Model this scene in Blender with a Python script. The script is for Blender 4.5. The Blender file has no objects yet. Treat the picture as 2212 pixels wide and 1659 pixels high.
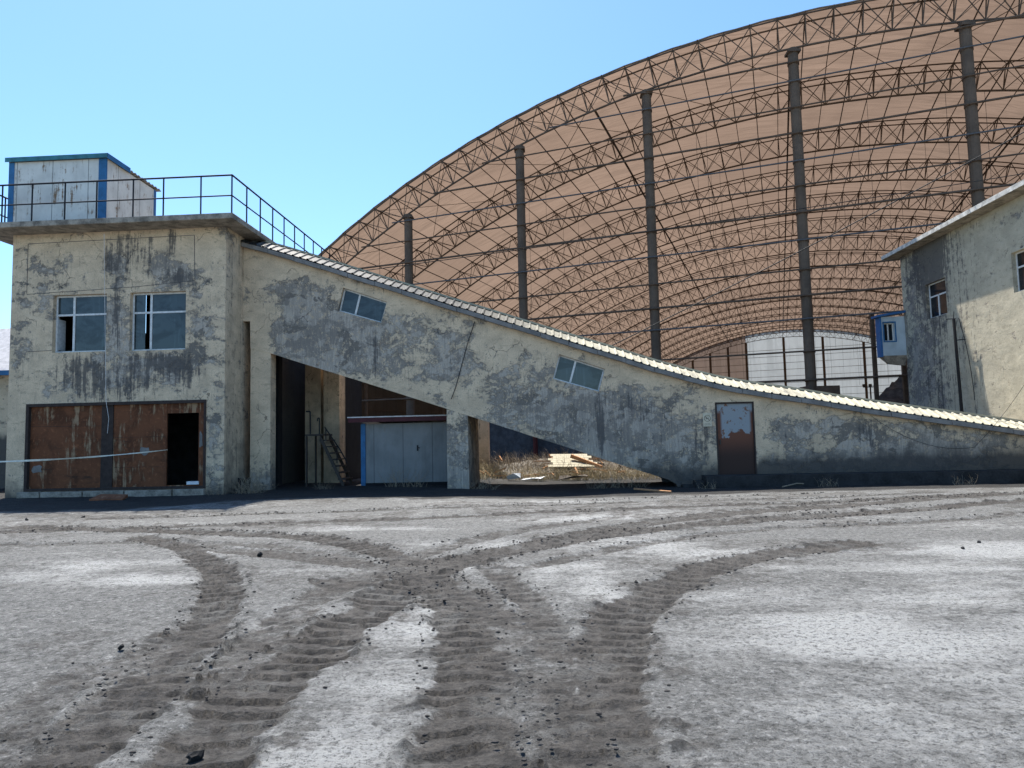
import bpy, bmesh, math, random
import numpy as np
from mathutils import Vector, Matrix
from math import sin, cos, tan, radians, sqrt, pi, atan2, asin
random.seed(7); rng = np.random.default_rng(7)
S = bpy.context.scene; COL = S.collection

# ------------------------------------------------------------------ camera
F = 1480.0; PIT = radians(4.35); ROLL = radians(1.3); YAW = radians(3.25); EYE = 1.5
fw = Vector((-sin(YAW)*cos(PIT), cos(YAW)*cos(PIT), sin(PIT)))
r0 = Vector((cos(YAW), sin(YAW), 0)); u0 = r0.cross(fw)
rt = r0*cos(ROLL) - u0*sin(ROLL); up = rt.cross(fw)
cam = bpy.data.cameras.new('camera'); cam.sensor_width = 36; cam.lens = 36*F/2212; cam.clip_start = .05; cam.clip_end = 3000
camo = bpy.data.objects.new('camera', cam); COL.objects.link(camo)
camo.matrix_world = Matrix(((rt.x, up.x, -fw.x, 0), (rt.y, up.y, -fw.y, 0), (rt.z, up.z, -fw.z, EYE), (0, 0, 0, 1)))
S.camera = camo
# survey helpers: a sighting (u,v) met with a known wall / ground plane gives a place in the yard (metres)
O = Vector((0, 0, EYE))
def sight(u, v): return fw*F + rt*(u-1106) - up*(v-829.5)
def onY(u, v, Y): k = sight(u, v); return O + k*(Y/k.y)
def onX(u, v, X): k = sight(u, v); return O + k*(X/k.x)
def onZ(u, v, Z=0.): k = sight(u, v); return O + k*((Z-EYE)/k.z)

# ------------------------------------------------------------------ light
SX, SY = .20, .44                      # a shadow moves +SX, -SY per metre of height
tosun = Vector((-SX, SY, 1)).normalized()
W = bpy.data.worlds.new('World'); S.world = W; W.use_nodes = True
wn = W.node_tree; bg = wn.nodes['Background']
sky = wn.nodes.new('ShaderNodeTexSky'); sky.sky_type = 'NISHITA'; sky.sun_disc = False
sky.sun_elevation = asin(tosun.z); sky.sun_rotation = atan2(tosun.x, tosun.y)
sky.air_density = 1.0; sky.dust_density = .6; sky.ozone_density = 1.6; sky.altitude = 200
tint = wn.nodes.new('ShaderNodeMix'); tint.data_type = 'RGBA'; tint.blend_type = 'MULTIPLY'; tint.inputs[0].default_value = 1; tint.inputs[7].default_value = (.66, .86, 1.0, 1)
wn.links.new(sky.outputs[0], tint.inputs[6]); wn.links.new(tint.outputs[2], bg.inputs[0]); bg.inputs[1].default_value = .100
sl = bpy.data.lights.new('sun', 'SUN'); sl.energy = 4.0; sl.angle = radians(.53); sl.color = (1, .95, .87)
so = bpy.data.objects.new('sun', sl); COL.objects.link(so); so.rotation_euler = tosun.to_track_quat('Z', 'Y').to_euler(); so.location = (0, 0, 60)
S.view_settings.view_transform = 'Standard'; S.view_settings.look = 'None'; S.view_settings.exposure = 1.35; S.view_settings.gamma = 1
S.cycles.max_bounces = 8; S.cycles.transparent_max_bounces = 12

# ------------------------------------------------------------------ materials
class NT:
    def __init__(s, name):
        s.m = bpy.data.materials.new(name); s.m.use_nodes = True; s.t = s.m.node_tree
        s.b = s.t.nodes['Principled BSDF']; s.b.inputs['Roughness'].default_value = .9
        s.b.inputs['Specular IOR Level'].default_value = .25
        s.tc = s.t.nodes.new('ShaderNodeTexCoord').outputs['Object']
    def n(s, k, **a):
        x = s.t.nodes.new(k)
        for q, v in a.items(): setattr(x, q, v)
        return x
    def l(s, a, b): s.t.links.new(a, b)
    def val(s, sock, v):
        if isinstance(v, bpy.types.NodeSocket): s.l(v, sock)
        else: sock.default_value = v
    def map(s, sc=(1, 1, 1), v=None, loc=(0, 0, 0), rot=(0, 0, 0)):
        x = s.n('ShaderNodeMapping'); s.l(v or s.tc, x.inputs[0]); x.inputs['Scale'].default_value = sc
        x.inputs['Location'].default_value = loc; x.inputs['Rotation'].default_value = rot; return x.outputs[0]
    def noise(s, scale, detail=6, rough=.55, v=None, dist=0):
        x = s.n('ShaderNodeTexNoise'); s.l(v or s.tc, x.inputs['Vector']); x.inputs['Scale'].default_value = scale
        x.inputs['Detail'].default_value = detail; x.inputs['Roughness'].default_value = rough; x.inputs['Distortion'].default_value = dist
        return x.outputs['Fac']
    def math(s, op, a, b=0., c=None, clamp=False):
        x = s.n('ShaderNodeMath', operation=op, use_clamp=clamp); s.val(x.inputs[0], a); s.val(x.inputs[1], b)
        if c is not None: s.val(x.inputs[2], c)
        return x.outputs[0]
    def step(s, f, a, b, o0=0., o1=1.):
        x = s.n('ShaderNodeMapRange', interpolation_type='SMOOTHSTEP'); s.val(x.inputs[0], f)
        x.inputs[1].default_value = a; x.inputs[2].default_value = b; x.inputs[3].default_value = o0; x.inputs[4].default_value = o1
        return x.outputs[0]
    def mix(s, f, a, b, mode='MIX'):
        x = s.n('ShaderNodeMix', data_type='RGBA', blend_type=mode); s.val(x.inputs[0], f)
        for i, c in ((6, a), (7, b)):
            if isinstance(c, bpy.types.NodeSocket): s.l(c, x.inputs[i])
            else: x.inputs[i].default_value = (*c[:3], 1)
        return x.outputs[2]
    def attr(s, name):
        x = s.n('ShaderNodeAttribute', attribute_name=name); y = s.n('ShaderNodeSeparateColor'); s.l(x.outputs['Color'], y.inputs[0]); return y.outputs
    def bump(s, h, st=.5, d=.02):
        x = s.n('ShaderNodeBump'); s.val(x.inputs['Height'], h); x.inputs['Strength'].default_value = st; x.inputs['Distance'].default_value = d
        s.l(x.outputs[0], s.b.inputs['Normal']); return x
    def col(s, c): s.val(s.b.inputs['Base Color'], c if isinstance(c, bpy.types.NodeSocket) else (*c, 1))

def simple(name, c, rough=.7, var=.25, sc=6, metal=0., bump=.2):
    k = NT(name); n = k.noise(sc, 6, .6); n2 = k.noise(sc*7, 4, .6)
    f = k.step(k.math('ADD', k.math('MULTIPLY', n, .7), k.math('MULTIPLY', n2, .3)), .3, .7)
    lo = tuple(x*(1-var) for x in c); hi = tuple(min(1, x*(1+var)) for x in c)
    k.col(k.mix(f, lo, hi)); k.b.inputs['Roughness'].default_value = rough; k.b.inputs['Metallic'].default_value = metal
    if bump: k.bump(n2, bump, .01)
    return k.m

def plaster(name, cream, g1, g2, fine=1.0):
    """flaking paint over grey render, wash streaks and coal grime; vertex colour 'paint' biases where (R peel, G streak, B grime and painted shade)"""
    k = NT(name); R, G, B = k.attr('paint')[:3]
    warp = k.noise(1.1, 3, .5)
    nv = k.map((1, 1, 1.35))
    big = k.noise(.75*fine, 2, .5, v=nv)
    n = k.noise(1.6*fine, 15, .74, v=nv, dist=.25)
    n = k.math('ADD', k.math('MULTIPLY', n, .75), k.math('MULTIPLY', big, .25))
    peel = k.math('ADD', n, k.math('SUBTRACT', R, .5))
    m = k.math('ADD', k.math('MULTIPLY', k.step(peel, .49, .535), .35), k.math('MULTIPLY', k.step(peel, .53, .545), .65)); rim = k.math('MULTIPLY', k.step(peel, .52, .54), k.step(peel, .565, .545))
    tone = k.noise(1.9, 8, .6, v=nv); tone2 = k.noise(14, 6, .65)
    c0 = k.mix(k.step(tone, .35, .65), tuple(x*.80 for x in cream), cream)
    c0 = k.mix(k.step(k.noise(3.1, 7, .7, v=k.map((1, 1, 2.2), loc=(7, 3, 1))), .56, .64), c0, tuple(x*.68 for x in cream))
    gm = k.noise(1.25, 12, .7, v=k.map((1, 1, 1.2), loc=(3, 9, 4)), dist=.3)
    c1 = k.mix(k.step(gm, .485, .51), g1, g2); c1 = k.mix(k.step(k.noise(.95, 9, .62, v=k.map((1, 1, 1.1), loc=(11, 2, 8)), dist=.6), .575, .585), c1, tuple(x*.66 for x in g2))
    c1 = k.mix(k.step(tone2, .56, .72), c1, tuple(min(1, x*1.22) for x in g1))
    c = k.mix(m, c0, c1)
    # small flecks of surviving paint / missing paint
    fl = k.noise(8.5, 11, .78, v=k.map((1, 1, .8)))
    c = k.mix(k.math('MULTIPLY', k.step(fl, .555, .585), m), c, tuple(x*.82 for x in cream))
    c = k.mix(k.math('MULTIPLY', k.step(k.math('ADD', fl, k.math('MULTIPLY', k.math('SUBTRACT', R, .5), .5)), .575, .59), k.math('SUBTRACT', 1, m)), c, tuple(x*.9 for x in g2))
    c = k.mix(k.math('MULTIPLY', rim, .4), c, tuple(x*.45 for x in g2))
    # wash-down streaks
    st = k.noise(1, 7, .62, v=k.map((7.5, 7.5, .42)), dist=.15)
    st2 = k.noise(1, 6, .7, v=k.map((26, 26, 1.3)))
    st = k.math('ADD', k.math('MULTIPLY', st, .62), k.math('MULTIPLY', st2, .38))
    brk = k.noise(5, 8, .7)
    sm = k.step(k.math('ADD', k.math('ADD', st, k.math('MULTIPLY', k.math('SUBTRACT', G, .44), 1.7)), k.math('MULTIPLY', k.math('SUBTRACT', brk, .5), .5)), .54, .66)
    c = k.mix(k.math('MULTIPLY', sm, .85), c, (.075, .07, .068))
    hs_ = k.step(k.math('ADD', k.noise(1, 8, .78, v=k.map((17, 17, 1.6), loc=(4, 4, 4))), k.math('MULTIPLY', k.math('SUBTRACT', R, .5), .55)), .555, .60)
    c = k.mix(k.math('MULTIPLY', hs_, .32), c, (.10, .095, .095))
    # hairline cracks
    vo = k.n('ShaderNodeTexVoronoi', feature='DISTANCE_TO_EDGE'); vv = k.n('ShaderNodeVectorMath', operation='ADD'); k.l(k.tc, vv.inputs[0])
    nz = k.n('ShaderNodeTexNoise'); k.l(k.tc, nz.inputs['Vector']); nz.inputs['Scale'].default_value = 1.7; nz.inputs['Detail'].default_value = 6
    k.l(nz.outputs['Color'], vv.inputs[1]); k.l(vv.outputs[0], vo.inputs['Vector']); vo.inputs['Scale'].default_value = .75
    cr = k.math('MULTIPLY', k.step(vo.outputs['Distance'], .007, .002), k.step(k.noise(.9, 3), .56, .60))
    c = k.mix(k.math('MULTIPLY', cr, .7), c, (.05, .05, .05))
    # grime, and shade painted through the same channel
    gr = k.step(k.math('ADD', k.math('MULTIPLY', B, 1.0), k.math('MULTIPLY', k.math('SUBTRACT', k.noise(2.3, 9, .65, v=k.map((1, 1, .7))), .5), .9)), .15, .85)
    c = k.mix(k.math('MULTIPLY', gr, .92), c, (.050, .047, .046))
    c = k.mix(k.step(k.noise(45, 4, .7), .3, .75, 0, .35), c, tuple(x*.55 for x in g2))
    k.col(c)
    h = k.math('SUBTRACT', k.math('MULTIPLY', k.noise(28, 7, .7), .35), k.math('MULTIPLY', m, .5)); h = k.math('ADD', h, k.math('MULTIPLY', tone, 1.2)); h = k.math('SUBTRACT', h, cr)
    k.bump(h, .7, .03)
    return k.m

def rust(name, base=(.16, .052, .024), pale=(.36, .24, .15), dark=(.05, .028, .022), amount=.8):
    k = NT(name); n = k.noise(1.6, 9, .62, dist=.4); v = k.noise(1, 8, .7, v=k.map((5, 5, .5)))
    c = k.mix(k.step(n, .4, .62), base, tuple(x*.55 for x in base))
    c = k.mix(k.step(k.noise(9, 8, .7), .52, .7), c, tuple(min(1, x*1.6) for x in base))
    c = k.mix(k.math('MULTIPLY', k.step(k.math('ADD', k.math('MULTIPLY', v, .6), k.math('MULTIPLY', n, .4)), .525, .60), amount), c, pale)
    c = k.mix(k.step(k.noise(1, 6, .6, v=k.map((.8, .8, 3))), .58, .75), c, dark)
    k.col(c); k.b.inputs['Roughness'].default_value = .85; k.bump(k.noise(30, 6, .7), .4, .006); return k.m

M = {}
M['plaster'] = plaster('plaster_cream', (.77, .59, .395), (.47, .405, .33), (.29, .25, .205))
M['plaster_pale'] = plaster('plaster_pale', (.56, .50, .37), (.33, .305, .265), (.19, .175, .16))
M['slab'] = simple('weathered_concrete', (.27, .235, .19), .95, .55, 3.5, bump=.7)
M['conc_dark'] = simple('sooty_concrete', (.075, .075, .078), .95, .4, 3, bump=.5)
M['black'] = simple('soot_shade_black', (.018, .018, .02), .95, .3, 3)  # black also paints deep shade on the store walls and one pier
M['rust'] = rust('rusty_sheet', (.165, .062, .028), (.36, .25, .15), (.045, .026, .018)); M['rust_dark'] = simple('dark_rusty_steel', (.045, .032, .027), .8, .3, 8)
M['steel'] = simple('dark_steel', (.055, .045, .038), .7, .3, 9); M['steel_black'] = simple('black_steel', (.015, .015, .018), .6, .3, 9)
M['truss'] = simple('truss_steel', (.105, .072, .050), .75, .3, 2, bump=0)
M['column'] = simple('column_steel', (.115, .082, .058), .75, .25, 1.2, bump=0)
M['gutter'] = simple('grey_gutter', (.19, .175, .16), .6, .35, 3)
M['frame'] = simple('white_window_frame', (.62, .62, .60), .6, .2, 12)
M['blue'] = simple('blue_trim', (.03, .13, .27), .5, .25, 4); M['teal'] = simple('teal_trim', (.045, .17, .20), .55, .3, 5)
M['blue2'] = simple('bright_blue_roof', (.035, .12, .28), .5, .2, 5)
M['redtrim'] = simple('maroon_fascia', (.075, .018, .022), .6, .3, 5); M['lighttrim'] = simple('pale_metal', (.62, .58, .55), .5, .2, 6)
M['wood'] = simple('weathered_plank', (.42, .22, .11), .9, .35, 9); M['cream_board'] = simple('cream_sheet', (.38, .34, .24), .7, .15, 6)
M['white'] = simple('white_scrap', (.7, .72, .74), .6, .15, 9)
M['twig'] = simple('dry_twig', (.27, .215, .15), .9, .4, 20, bump=0); M['straw'] = simple('dry_straw', (.38, .31, .19), .9, .4, 20, bump=0)
M['coal'] = simple('coal', (.028, .027, .027), .75, .5, 9, bump=.8)
M['earth'] = simple('dark_heap_earth', (.085, .072, .06), .95, .5, 2.5, bump=.8)
M['cable'] = simple('black_cable', (.012, .012, .013), .6, .2, 9, bump=0)
M['wire_grey'] = simple('grey_wire', (.10, .095, .095), .5, .2, 9, bump=0)

def glass(name, c, tr=0.):
    k = NT(name); k.col(k.mix(k.step(k.noise(1.1, 7, .66, v=k.map((1, 1, 1.6)), dist=.8), .42, .58), tuple(x*.55 for x in c), k.mix(k.step(k.noise(1, 5, .6, v=k.map((9, 9, .7))), .5, .7), tuple(x*1.3 for x in c), tuple(x*2.1 for x in c))))
    k.b.inputs['Roughness'].default_value = .06; k.b.inputs['Specular IOR Level'].default_value = .5
    k.bump(k.noise(1.5, 2), .06, .02); return k.m
M['glass'] = glass('dusty_glass', (.034, .046, .048)); M['glass_dark'] = glass('dark_glass', (.012, .015, .018))

def sheet_panel(name, c, seam=1.15, rustamt=.55, groove=16, dirt=.4):
    k = NT(name); x = k.n('ShaderNodeSeparateXYZ'); k.l(k.tc, x.inputs[0])
    s = k.math('ADD', x.outputs[0], x.outputs[1])
    v = k.noise(1, 8, .72, v=k.map((11, 11, .8))); n = k.noise(1.4, 8, .6)
    base = k.mix(k.step(n, .35, .7), tuple(q*.8 for q in c), c)
    f = k.step(k.math('ADD', k.math('MULTIPLY', v, .55), k.math('MULTIPLY', k.noise(3.2, 9, .7), .45)), (.535 if rustamt > .7 else .565), .62)
    base = k.mix(k.math('MULTIPLY', f, rustamt), base, (.20, .12, .06))
    fr = k.math('FRACT', k.math('DIVIDE', s, seam)); sm = k.step(k.math('ABSOLUTE', k.math('SUBTRACT', fr, .5)), .488, .494)
    base = k.mix(k.math('MULTIPLY', sm, .75), base, (.03, .03, .03))
    base = k.mix(k.math('MULTIPLY', k.step(k.noise(.9, 6, .6, v=k.map((2, 2, .8))), .45, .8), dirt), base, (.10, .10, .095))
    k.col(base); k.b.inputs['Roughness'].default_value = .55
    w = k.math('SINE', k.math('MULTIPLY', s, 2*pi*groove)); k.bump(w, .25, .006); return k.m
M['panel_white'] = sheet_panel('white_sandwich_panel', (.72, .70, .63), 1.15, 1.0, 5, .25)
M['panel_grey'] = sheet_panel('grey_sandwich_panel', (.25, .25, .24), .95, .3, 9, .6)
M['panel_cabin'] = sheet_panel('pale_blue_panel', (.50, .58, .62), 3.1, .2, 4, .25)

def tile_mat():
    k = NT('cream_roof_sheet'); n = k.noise(2.5, 8, .65); v = k.noise(1, 6, .7, v=k.map((9, 2, 2)))
    c = k.mix(k.step(n, .4, .62), (.50, .455, .33), (.36, .33, .25)); x = k.n('ShaderNodeSeparateXYZ'); k.l(k.tc, x.inputs[0])
    left = k.step(x.outputs[0], 2.5, -3.5)
    c = k.mix(k.math('MULTIPLY', k.step(k.math('ADD', v, k.math('MULTIPLY', left, .10)), .52, .66), .7), c, (.12, .11, .10))
    c = k.mix(left, c, k.mix(k.step(v, .45, .6), (.022, .021, .02), (.085, .078, .062)))
    k.col(c); k.b.inputs['Roughness'].default_value = .6; k.bump(n, .2, .01); return k.m
M['tile'] = tile_mat()

def membrane(name, ctop, tr, streak):
    k = NT(name); t = k.t; out = t.nodes['Material Output']
    n = k.noise(.12, 5, .6); w = k.noise(1, 7, .62, v=k.map(streak, rot=(0, 0, radians(18))), dist=.6)
    c = k.mix(k.step(n, .35, .68), tuple(x*.82 for x in ctop), ctop); c = k.mix(k.step(w, .47, .62), c, tuple(x*.78 for x in ctop)); c = k.mix(k.step(k.noise(1, 6, .7, v=k.map(tuple(q*2.3 for q in streak), rot=(0, 0, radians(18)))), .55, .62, 0, .6), c, tuple(x*.7 for x in ctop))
    xx = k.n('ShaderNodeSeparateXYZ'); k.l(k.tc, xx.inputs[0]); Lc = k.math('ADD', k.math('MULTIPLY', xx.outputs[0], sin(radians(18))), k.math('MULTIPLY', xx.outputs[1], cos(radians(18))))
    fr = k.math('FRACT', k.math('DIVIDE', Lc, 1.76)); c = k.mix(k.math('MULTIPLY', k.step(k.math('ABSOLUTE', k.math('SUBTRACT', fr, .5)), .47, .495), .38), c, tuple(x*.5 for x in ctop))
    pn = k.n('ShaderNodeTexWhiteNoise', noise_dimensions='1D'); k.l(k.math('FLOOR', k.math('DIVIDE', Lc, 1.76)), pn.inputs['W']); c = k.mix(k.math('MULTIPLY', pn.outputs['Value'], .28), c, tuple(x*.62 for x in ctop))
    c = k.mix(k.step(k.noise(.35, 8, .7), .52, .66, 0, .4), c, tuple(x*.6 for x in ctop))
    vz = k.noise(1, 4, .6, v=k.map((.5, .5, .02))); c = k.mix(k.step(vz, .55, .72, 0, .3), c, tuple(x*.7 for x in ctop))
    d = k.n('ShaderNodeBsdfDiffuse'); T = k.n('ShaderNodeBsdfTranslucent'); mx = k.n('ShaderNodeMixShader'); mx.inputs[0].default_value = tr
    k.l(c, d.inputs[0]); k.l(c, T.inputs[0]); k.l(d.outputs[0], mx.inputs[1]); k.l(T.outputs[0], mx.inputs[2]); k.l(mx.outputs[0], out.inputs[0])
    b = k.n('ShaderNodeBump'); k.l(w, b.inputs['Height']); b.inputs['Strength'].default_value = .5; b.inputs['Distance'].default_value = .12
    k.l(b.outputs[0], d.inputs['Normal']); k.l(b.outputs[0], T.inputs['Normal']); t.nodes.remove(k.b); return k.m
M['membrane'] = membrane('tan_membrane', (.212, .145, .104), .62, (.16, 2.6, .35))
M['endwall_white'] = membrane('white_translucent_sheet', (.58, .58, .55), .6, (.9, .9, .05))
M['endwall_brown'] = membrane('brown_translucent_sheet', (.33, .235, .18), .45, (.9, .9, .05))
M['sidewall'] = membrane('tan_wall_sheet', (.145, .12, .098), .5, (.9, .9, .05))

def ground_mat():
    k = NT('coal_dust_ground'); R, G, B = k.attr('dust')[:3]
    f1 = k.noise(22, 5, .75); f = k.noise(60, 6, .8); f2 = k.noise(150, 3, .8); m2 = k.noise(7, 10, .74); m3 = k.noise(1.7, 8, .68)
    c = k.mix(k.step(m2, .32, .68), (.118, .117, .110), (.215, .213, .203))
    Gn = k.math('ADD', G, k.math('MULTIPLY', k.math('SUBTRACT', m2, .5), 1.0)); Gs = k.math('MULTIPLY', k.step(Gn, .0, .95), k.step(G, 0, .15))
    c = k.mix(Gs, c, (.40, .40, .385))
    dark = k.mix(k.step(m2, .35, .65), (.046, .041, .036), (.108, .097, .086))
    dark = k.mix(k.step(m3, .50, .64), dark, (.13, .126, .118))
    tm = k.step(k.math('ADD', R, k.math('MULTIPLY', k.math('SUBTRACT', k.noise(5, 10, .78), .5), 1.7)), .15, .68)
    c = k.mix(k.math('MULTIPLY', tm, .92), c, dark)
    grain = k.math('ADD', k.math('MULTIPLY', f1, .5), k.math('MULTIPLY', f, .5))
    c = k.mix(k.step(f1, .53, .60, 0, .62), c, (.03, .029, .027))
    c = k.mix(k.step(f, .53, .60, 0, .70), c, (.025, .024, .023))
    lt = k.math('SUBTRACT', 1, k.math('MULTIPLY', tm, .85))
    c = k.mix(k.math('MULTIPLY', k.step(f1, .45, .36, 0, .5), lt), c, (.46, .455, .44))
    c = k.mix(k.math('MULTIPLY', k.step(f2, .55, .66, 0, .35), lt), c, (.55, .55, .54))
    c = k.mix(B, c, (.014, .014, .015))  # B: coal dust plus painted shade of buildings and lug ribs
    k.col(c); k.b.inputs['Roughness'].default_value = .9
    k.bump(k.math('ADD', k.math('MULTIPLY', grain, -1.6), k.math('MULTIPLY', m2, 1.3)), 1., .035); return k.m
M['ground'] = ground_mat()

# ------------------------------------------------------------------ mesh helpers
class MB:
    def __init__(s): s.v = []; s.f = []
    def add(s, vs, fs): o = len(s.v); s.v += [tuple(p) for p in vs]; s.f += [tuple(i+o for i in f) for f in fs]; return s
    def hexa(s, p):  # 8 points: bottom 4 ccw, top 4 ccw
        return s.add(p, [(3, 2, 1, 0), (4, 5, 6, 7), (0, 1, 5, 4), (1, 2, 6, 5), (2, 3, 7, 6), (3, 0, 4, 7)])
    def box(s, x0, x1, y0, y1, z0, z1): return s.hexa([(x0, y0, z0), (x1, y0, z0), (x1, y1, z0), (x0, y1, z0), (x0, y0, z1), (x1, y0, z1), (x1, y1, z1), (x0, y1, z1)])
    def bar(s, a, b, r, n=4, r2=None):
        a = Vector(a); b = Vector(b); d = b-a
        if d.length < 1e-6: return s
        d.normalize(); q = Vector((0, 0, 1)) if abs(d.z) < .9 else Vector((0, 1, 0)); e = d.cross(q).normalized(); g = d.cross(e)
        r2 = r if r2 is None else r2; vs = []
        for c, rr in ((a, r), (b, r2)):
            for i in range(n): t = 2*pi*(i+.5)/n; vs.append(c+(e*cos(t)+g*sin(t))*rr)
        fs = [(i, (i+1) % n, n+(i+1) % n, n+i) for i in range(n)]+[tuple(range(n-1, -1, -1)), tuple(range(n, 2*n))]
        return s.add(vs, fs)
    def path(s, pts, r, n=6):
        for a, b in zip(pts, pts[1:]): s.bar(a, b, r, n)
        return s
    def prism(s, poly, y0, y1):  # polygon in XZ, ccw seen from -Y
        n = len(poly); vs = [(x, y0, z) for x, z in poly]+[(x, y1, z) for x, z in poly]
        return s.add(vs, [tuple(range(n)), tuple(range(2*n-1, n-1, -1))]+[(i, n+i, n+(i+1) % n, (i+1) % n) for i in range(n)])
    def mesh(s, name):
        me = bpy.data.meshes.new(name); me.from_pydata(s.v, [], s.f); me.update(); return me
    def build(s, name, mat, parent=None, smooth=False):
        me = s.mesh(name); me.materials.append(mat)
        if smooth: me.polygons.foreach_set('use_smooth', [True]*len(me.polygons))
        return link(name, me, parent)
def link(name, me, parent=None):
    o = bpy.data.objects.new(name, me); COL.objects.link(o)
    if parent: o.parent = parent; o.matrix_parent_inverse = Matrix.Translation(-parent_loc(parent))
    return o
def parent_loc(p):
    l = Vector(p.location)
    while p.parent: l = l+p.parent.location+p.matrix_parent_inverse.translation; p = p.parent
    return l
def tag(o, label, cat=None, group=None, kind=None):
    if label: o['label'] = label
    if cat: o['category'] = cat
    if group: o['group'] = group
    if kind: o['kind'] = kind
    return o
def empty(name, loc, label, cat, group=None):
    o = bpy.data.objects.new(name, None); COL.objects.link(o); o.location = loc; return tag(o, label, cat, group)
def bevel(o, w=.01, seg=2):
    m = o.modifiers.new('bevel', 'BEVEL'); m.width = w; m.segments = seg; m.limit_method = 'ANGLE'; return o

def cut(mb, cutters):  # boolean difference, returns mesh
    a = bpy.data.objects.new('tmp_a', mb.mesh('tmp')); COL.objects.link(a)
    bs = []
    for c in cutters:
        b = bpy.data.objects.new('tmp_b', c.mesh('tmpb')); COL.objects.link(b); bs.append(b)
        m = a.modifiers.new('b', 'BOOLEAN'); m.operation = 'DIFFERENCE'; m.solver = 'EXACT'; m.object = b
    dg = bpy.context.evaluated_depsgraph_get(); me = bpy.data.meshes.new_from_object(a.evaluated_get(dg))
    for b in bs: bpy.data.objects.remove(b)
    bpy.data.objects.remove(a); return me
def painted(name, me, mat, parent, fn, cell=.22):
    bm = bmesh.new(); bm.from_mesh(me); bmesh.ops.recalc_face_normals(bm, faces=bm.faces)
    xs = [v.co for v in bm.verts]
    for ax in range(3):
        lo = min(c[ax] for c in xs); hi = max(c[ax] for c in xs); k = int((hi-lo)/cell)
        nrm = Vector((ax == 0, ax == 1, ax == 2))
        cs = [lo+(hi-lo)*(i+1)/(k+1) for i in range(k)] if k < 130 else []
        for c in cs:
            bmesh.ops.bisect_plane(bm, geom=bm.verts[:]+bm.edges[:]+bm.faces[:], plane_co=nrm*(c+.00037), plane_no=nrm, dist=1e-5)
    m2 = bpy.data.meshes.new(name); bm.to_mesh(m2); bm.free(); m2.materials.clear(); m2.materials.append(mat)
    at = m2.color_attributes.new('paint', 'FLOAT_COLOR', 'POINT')
    data = np.ones((len(m2.vertices), 4), np.float32)
    for i, v in enumerate(m2.vertices): data[i, :3] = fn(v.co)
    at.data.foreach_set('color', data.ravel()); return link(name, m2, parent)
def project(p):
    d = Vector(p)-O; z = d.dot(fw); return 1106+F*d.dot(rt)/z, 829.5-F*d.dot(up)/z
def blobs(Y, lst):  # wall stains surveyed as ellipses on the wall plane y=Y -> (x,z,rx,rz,val)
    out = []
    for u, v, ru, rv, val in lst:
        p = onY(u, v, Y); q = onY(u+ru, v, Y); w = onY(u, v-rv, Y); out.append((p.x, p.z, abs(q.x-p.x), abs(w.z-p.z), val))
    return out
def field(bl, x, z):
    s = 0.
    for X, Z, a, b, val in bl:
        d = ((x-X)/a)**2+((z-Z)/b)**2
        if d < 6: s += val*math.exp(-d*1.2)
    return s

# numpy noise for terrain
def vnoise(x, y, seed=0):
    xi = np.floor(x).astype(np.int64); yi = np.floor(y).astype(np.int64); xf = x-xi; yf = y-yi
    def h(a, b):
        n = (a*374761393+b*668265263+seed*1442695041) & 0xffffffff; n = ((n ^ (n >> 13))*1274126177) & 0xffffffff
        return ((n ^ (n >> 16)) & 0xffff)/65535.
    u = xf*xf*(3-2*xf); v = yf*yf*(3-2*yf)
    return (h(xi, yi)*(1-u)+h(xi+1, yi)*u)*(1-v)+(h(xi, yi+1)*(1-u)+h(xi+1, yi+1)*u)*v
def fbm(x, y, o=5, seed=0, g=.5):
    s = 0; a = 1; t = 0
    for i in range(o): s = s+a*vnoise(x*2**i+i*17.3, y*2**i+i*9.1, seed+i); t += a; a *= g
    return s/t
def sstep(x, a, b): t = np.clip((x-a)/(b-a), 0, 1); return t*t*(3-2*t)

def base_z(x, y):
    return -.12*sstep(x, -5., 1.)*sstep(y, 15., 19.5)*(1-sstep(y, 26., 30.))

# ------------------------------------------------------------------ ground
def spline(pts, step=.04):
    P = [Vector(onZ(u, v).xy) for u, v in pts]; P = [P[0]*2-P[1]]+P+[P[-1]*2-P[-2]]; out = []
    for i in range(1, len(P)-2):
        n = max(2, int((P[i+1]-P[i]).length/step))
        for k in range(n):
            t = k/n; a, b, c, d = P[i-1], P[i], P[i+1], P[i+2]
            out.append(.5*((2*b)+(c-a)*t+(2*a-5*b+4*c-d)*t*t+(3*b-a-3*c+d)*t**3))
    return np.array([(p.x, p.y) for p in out])
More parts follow.
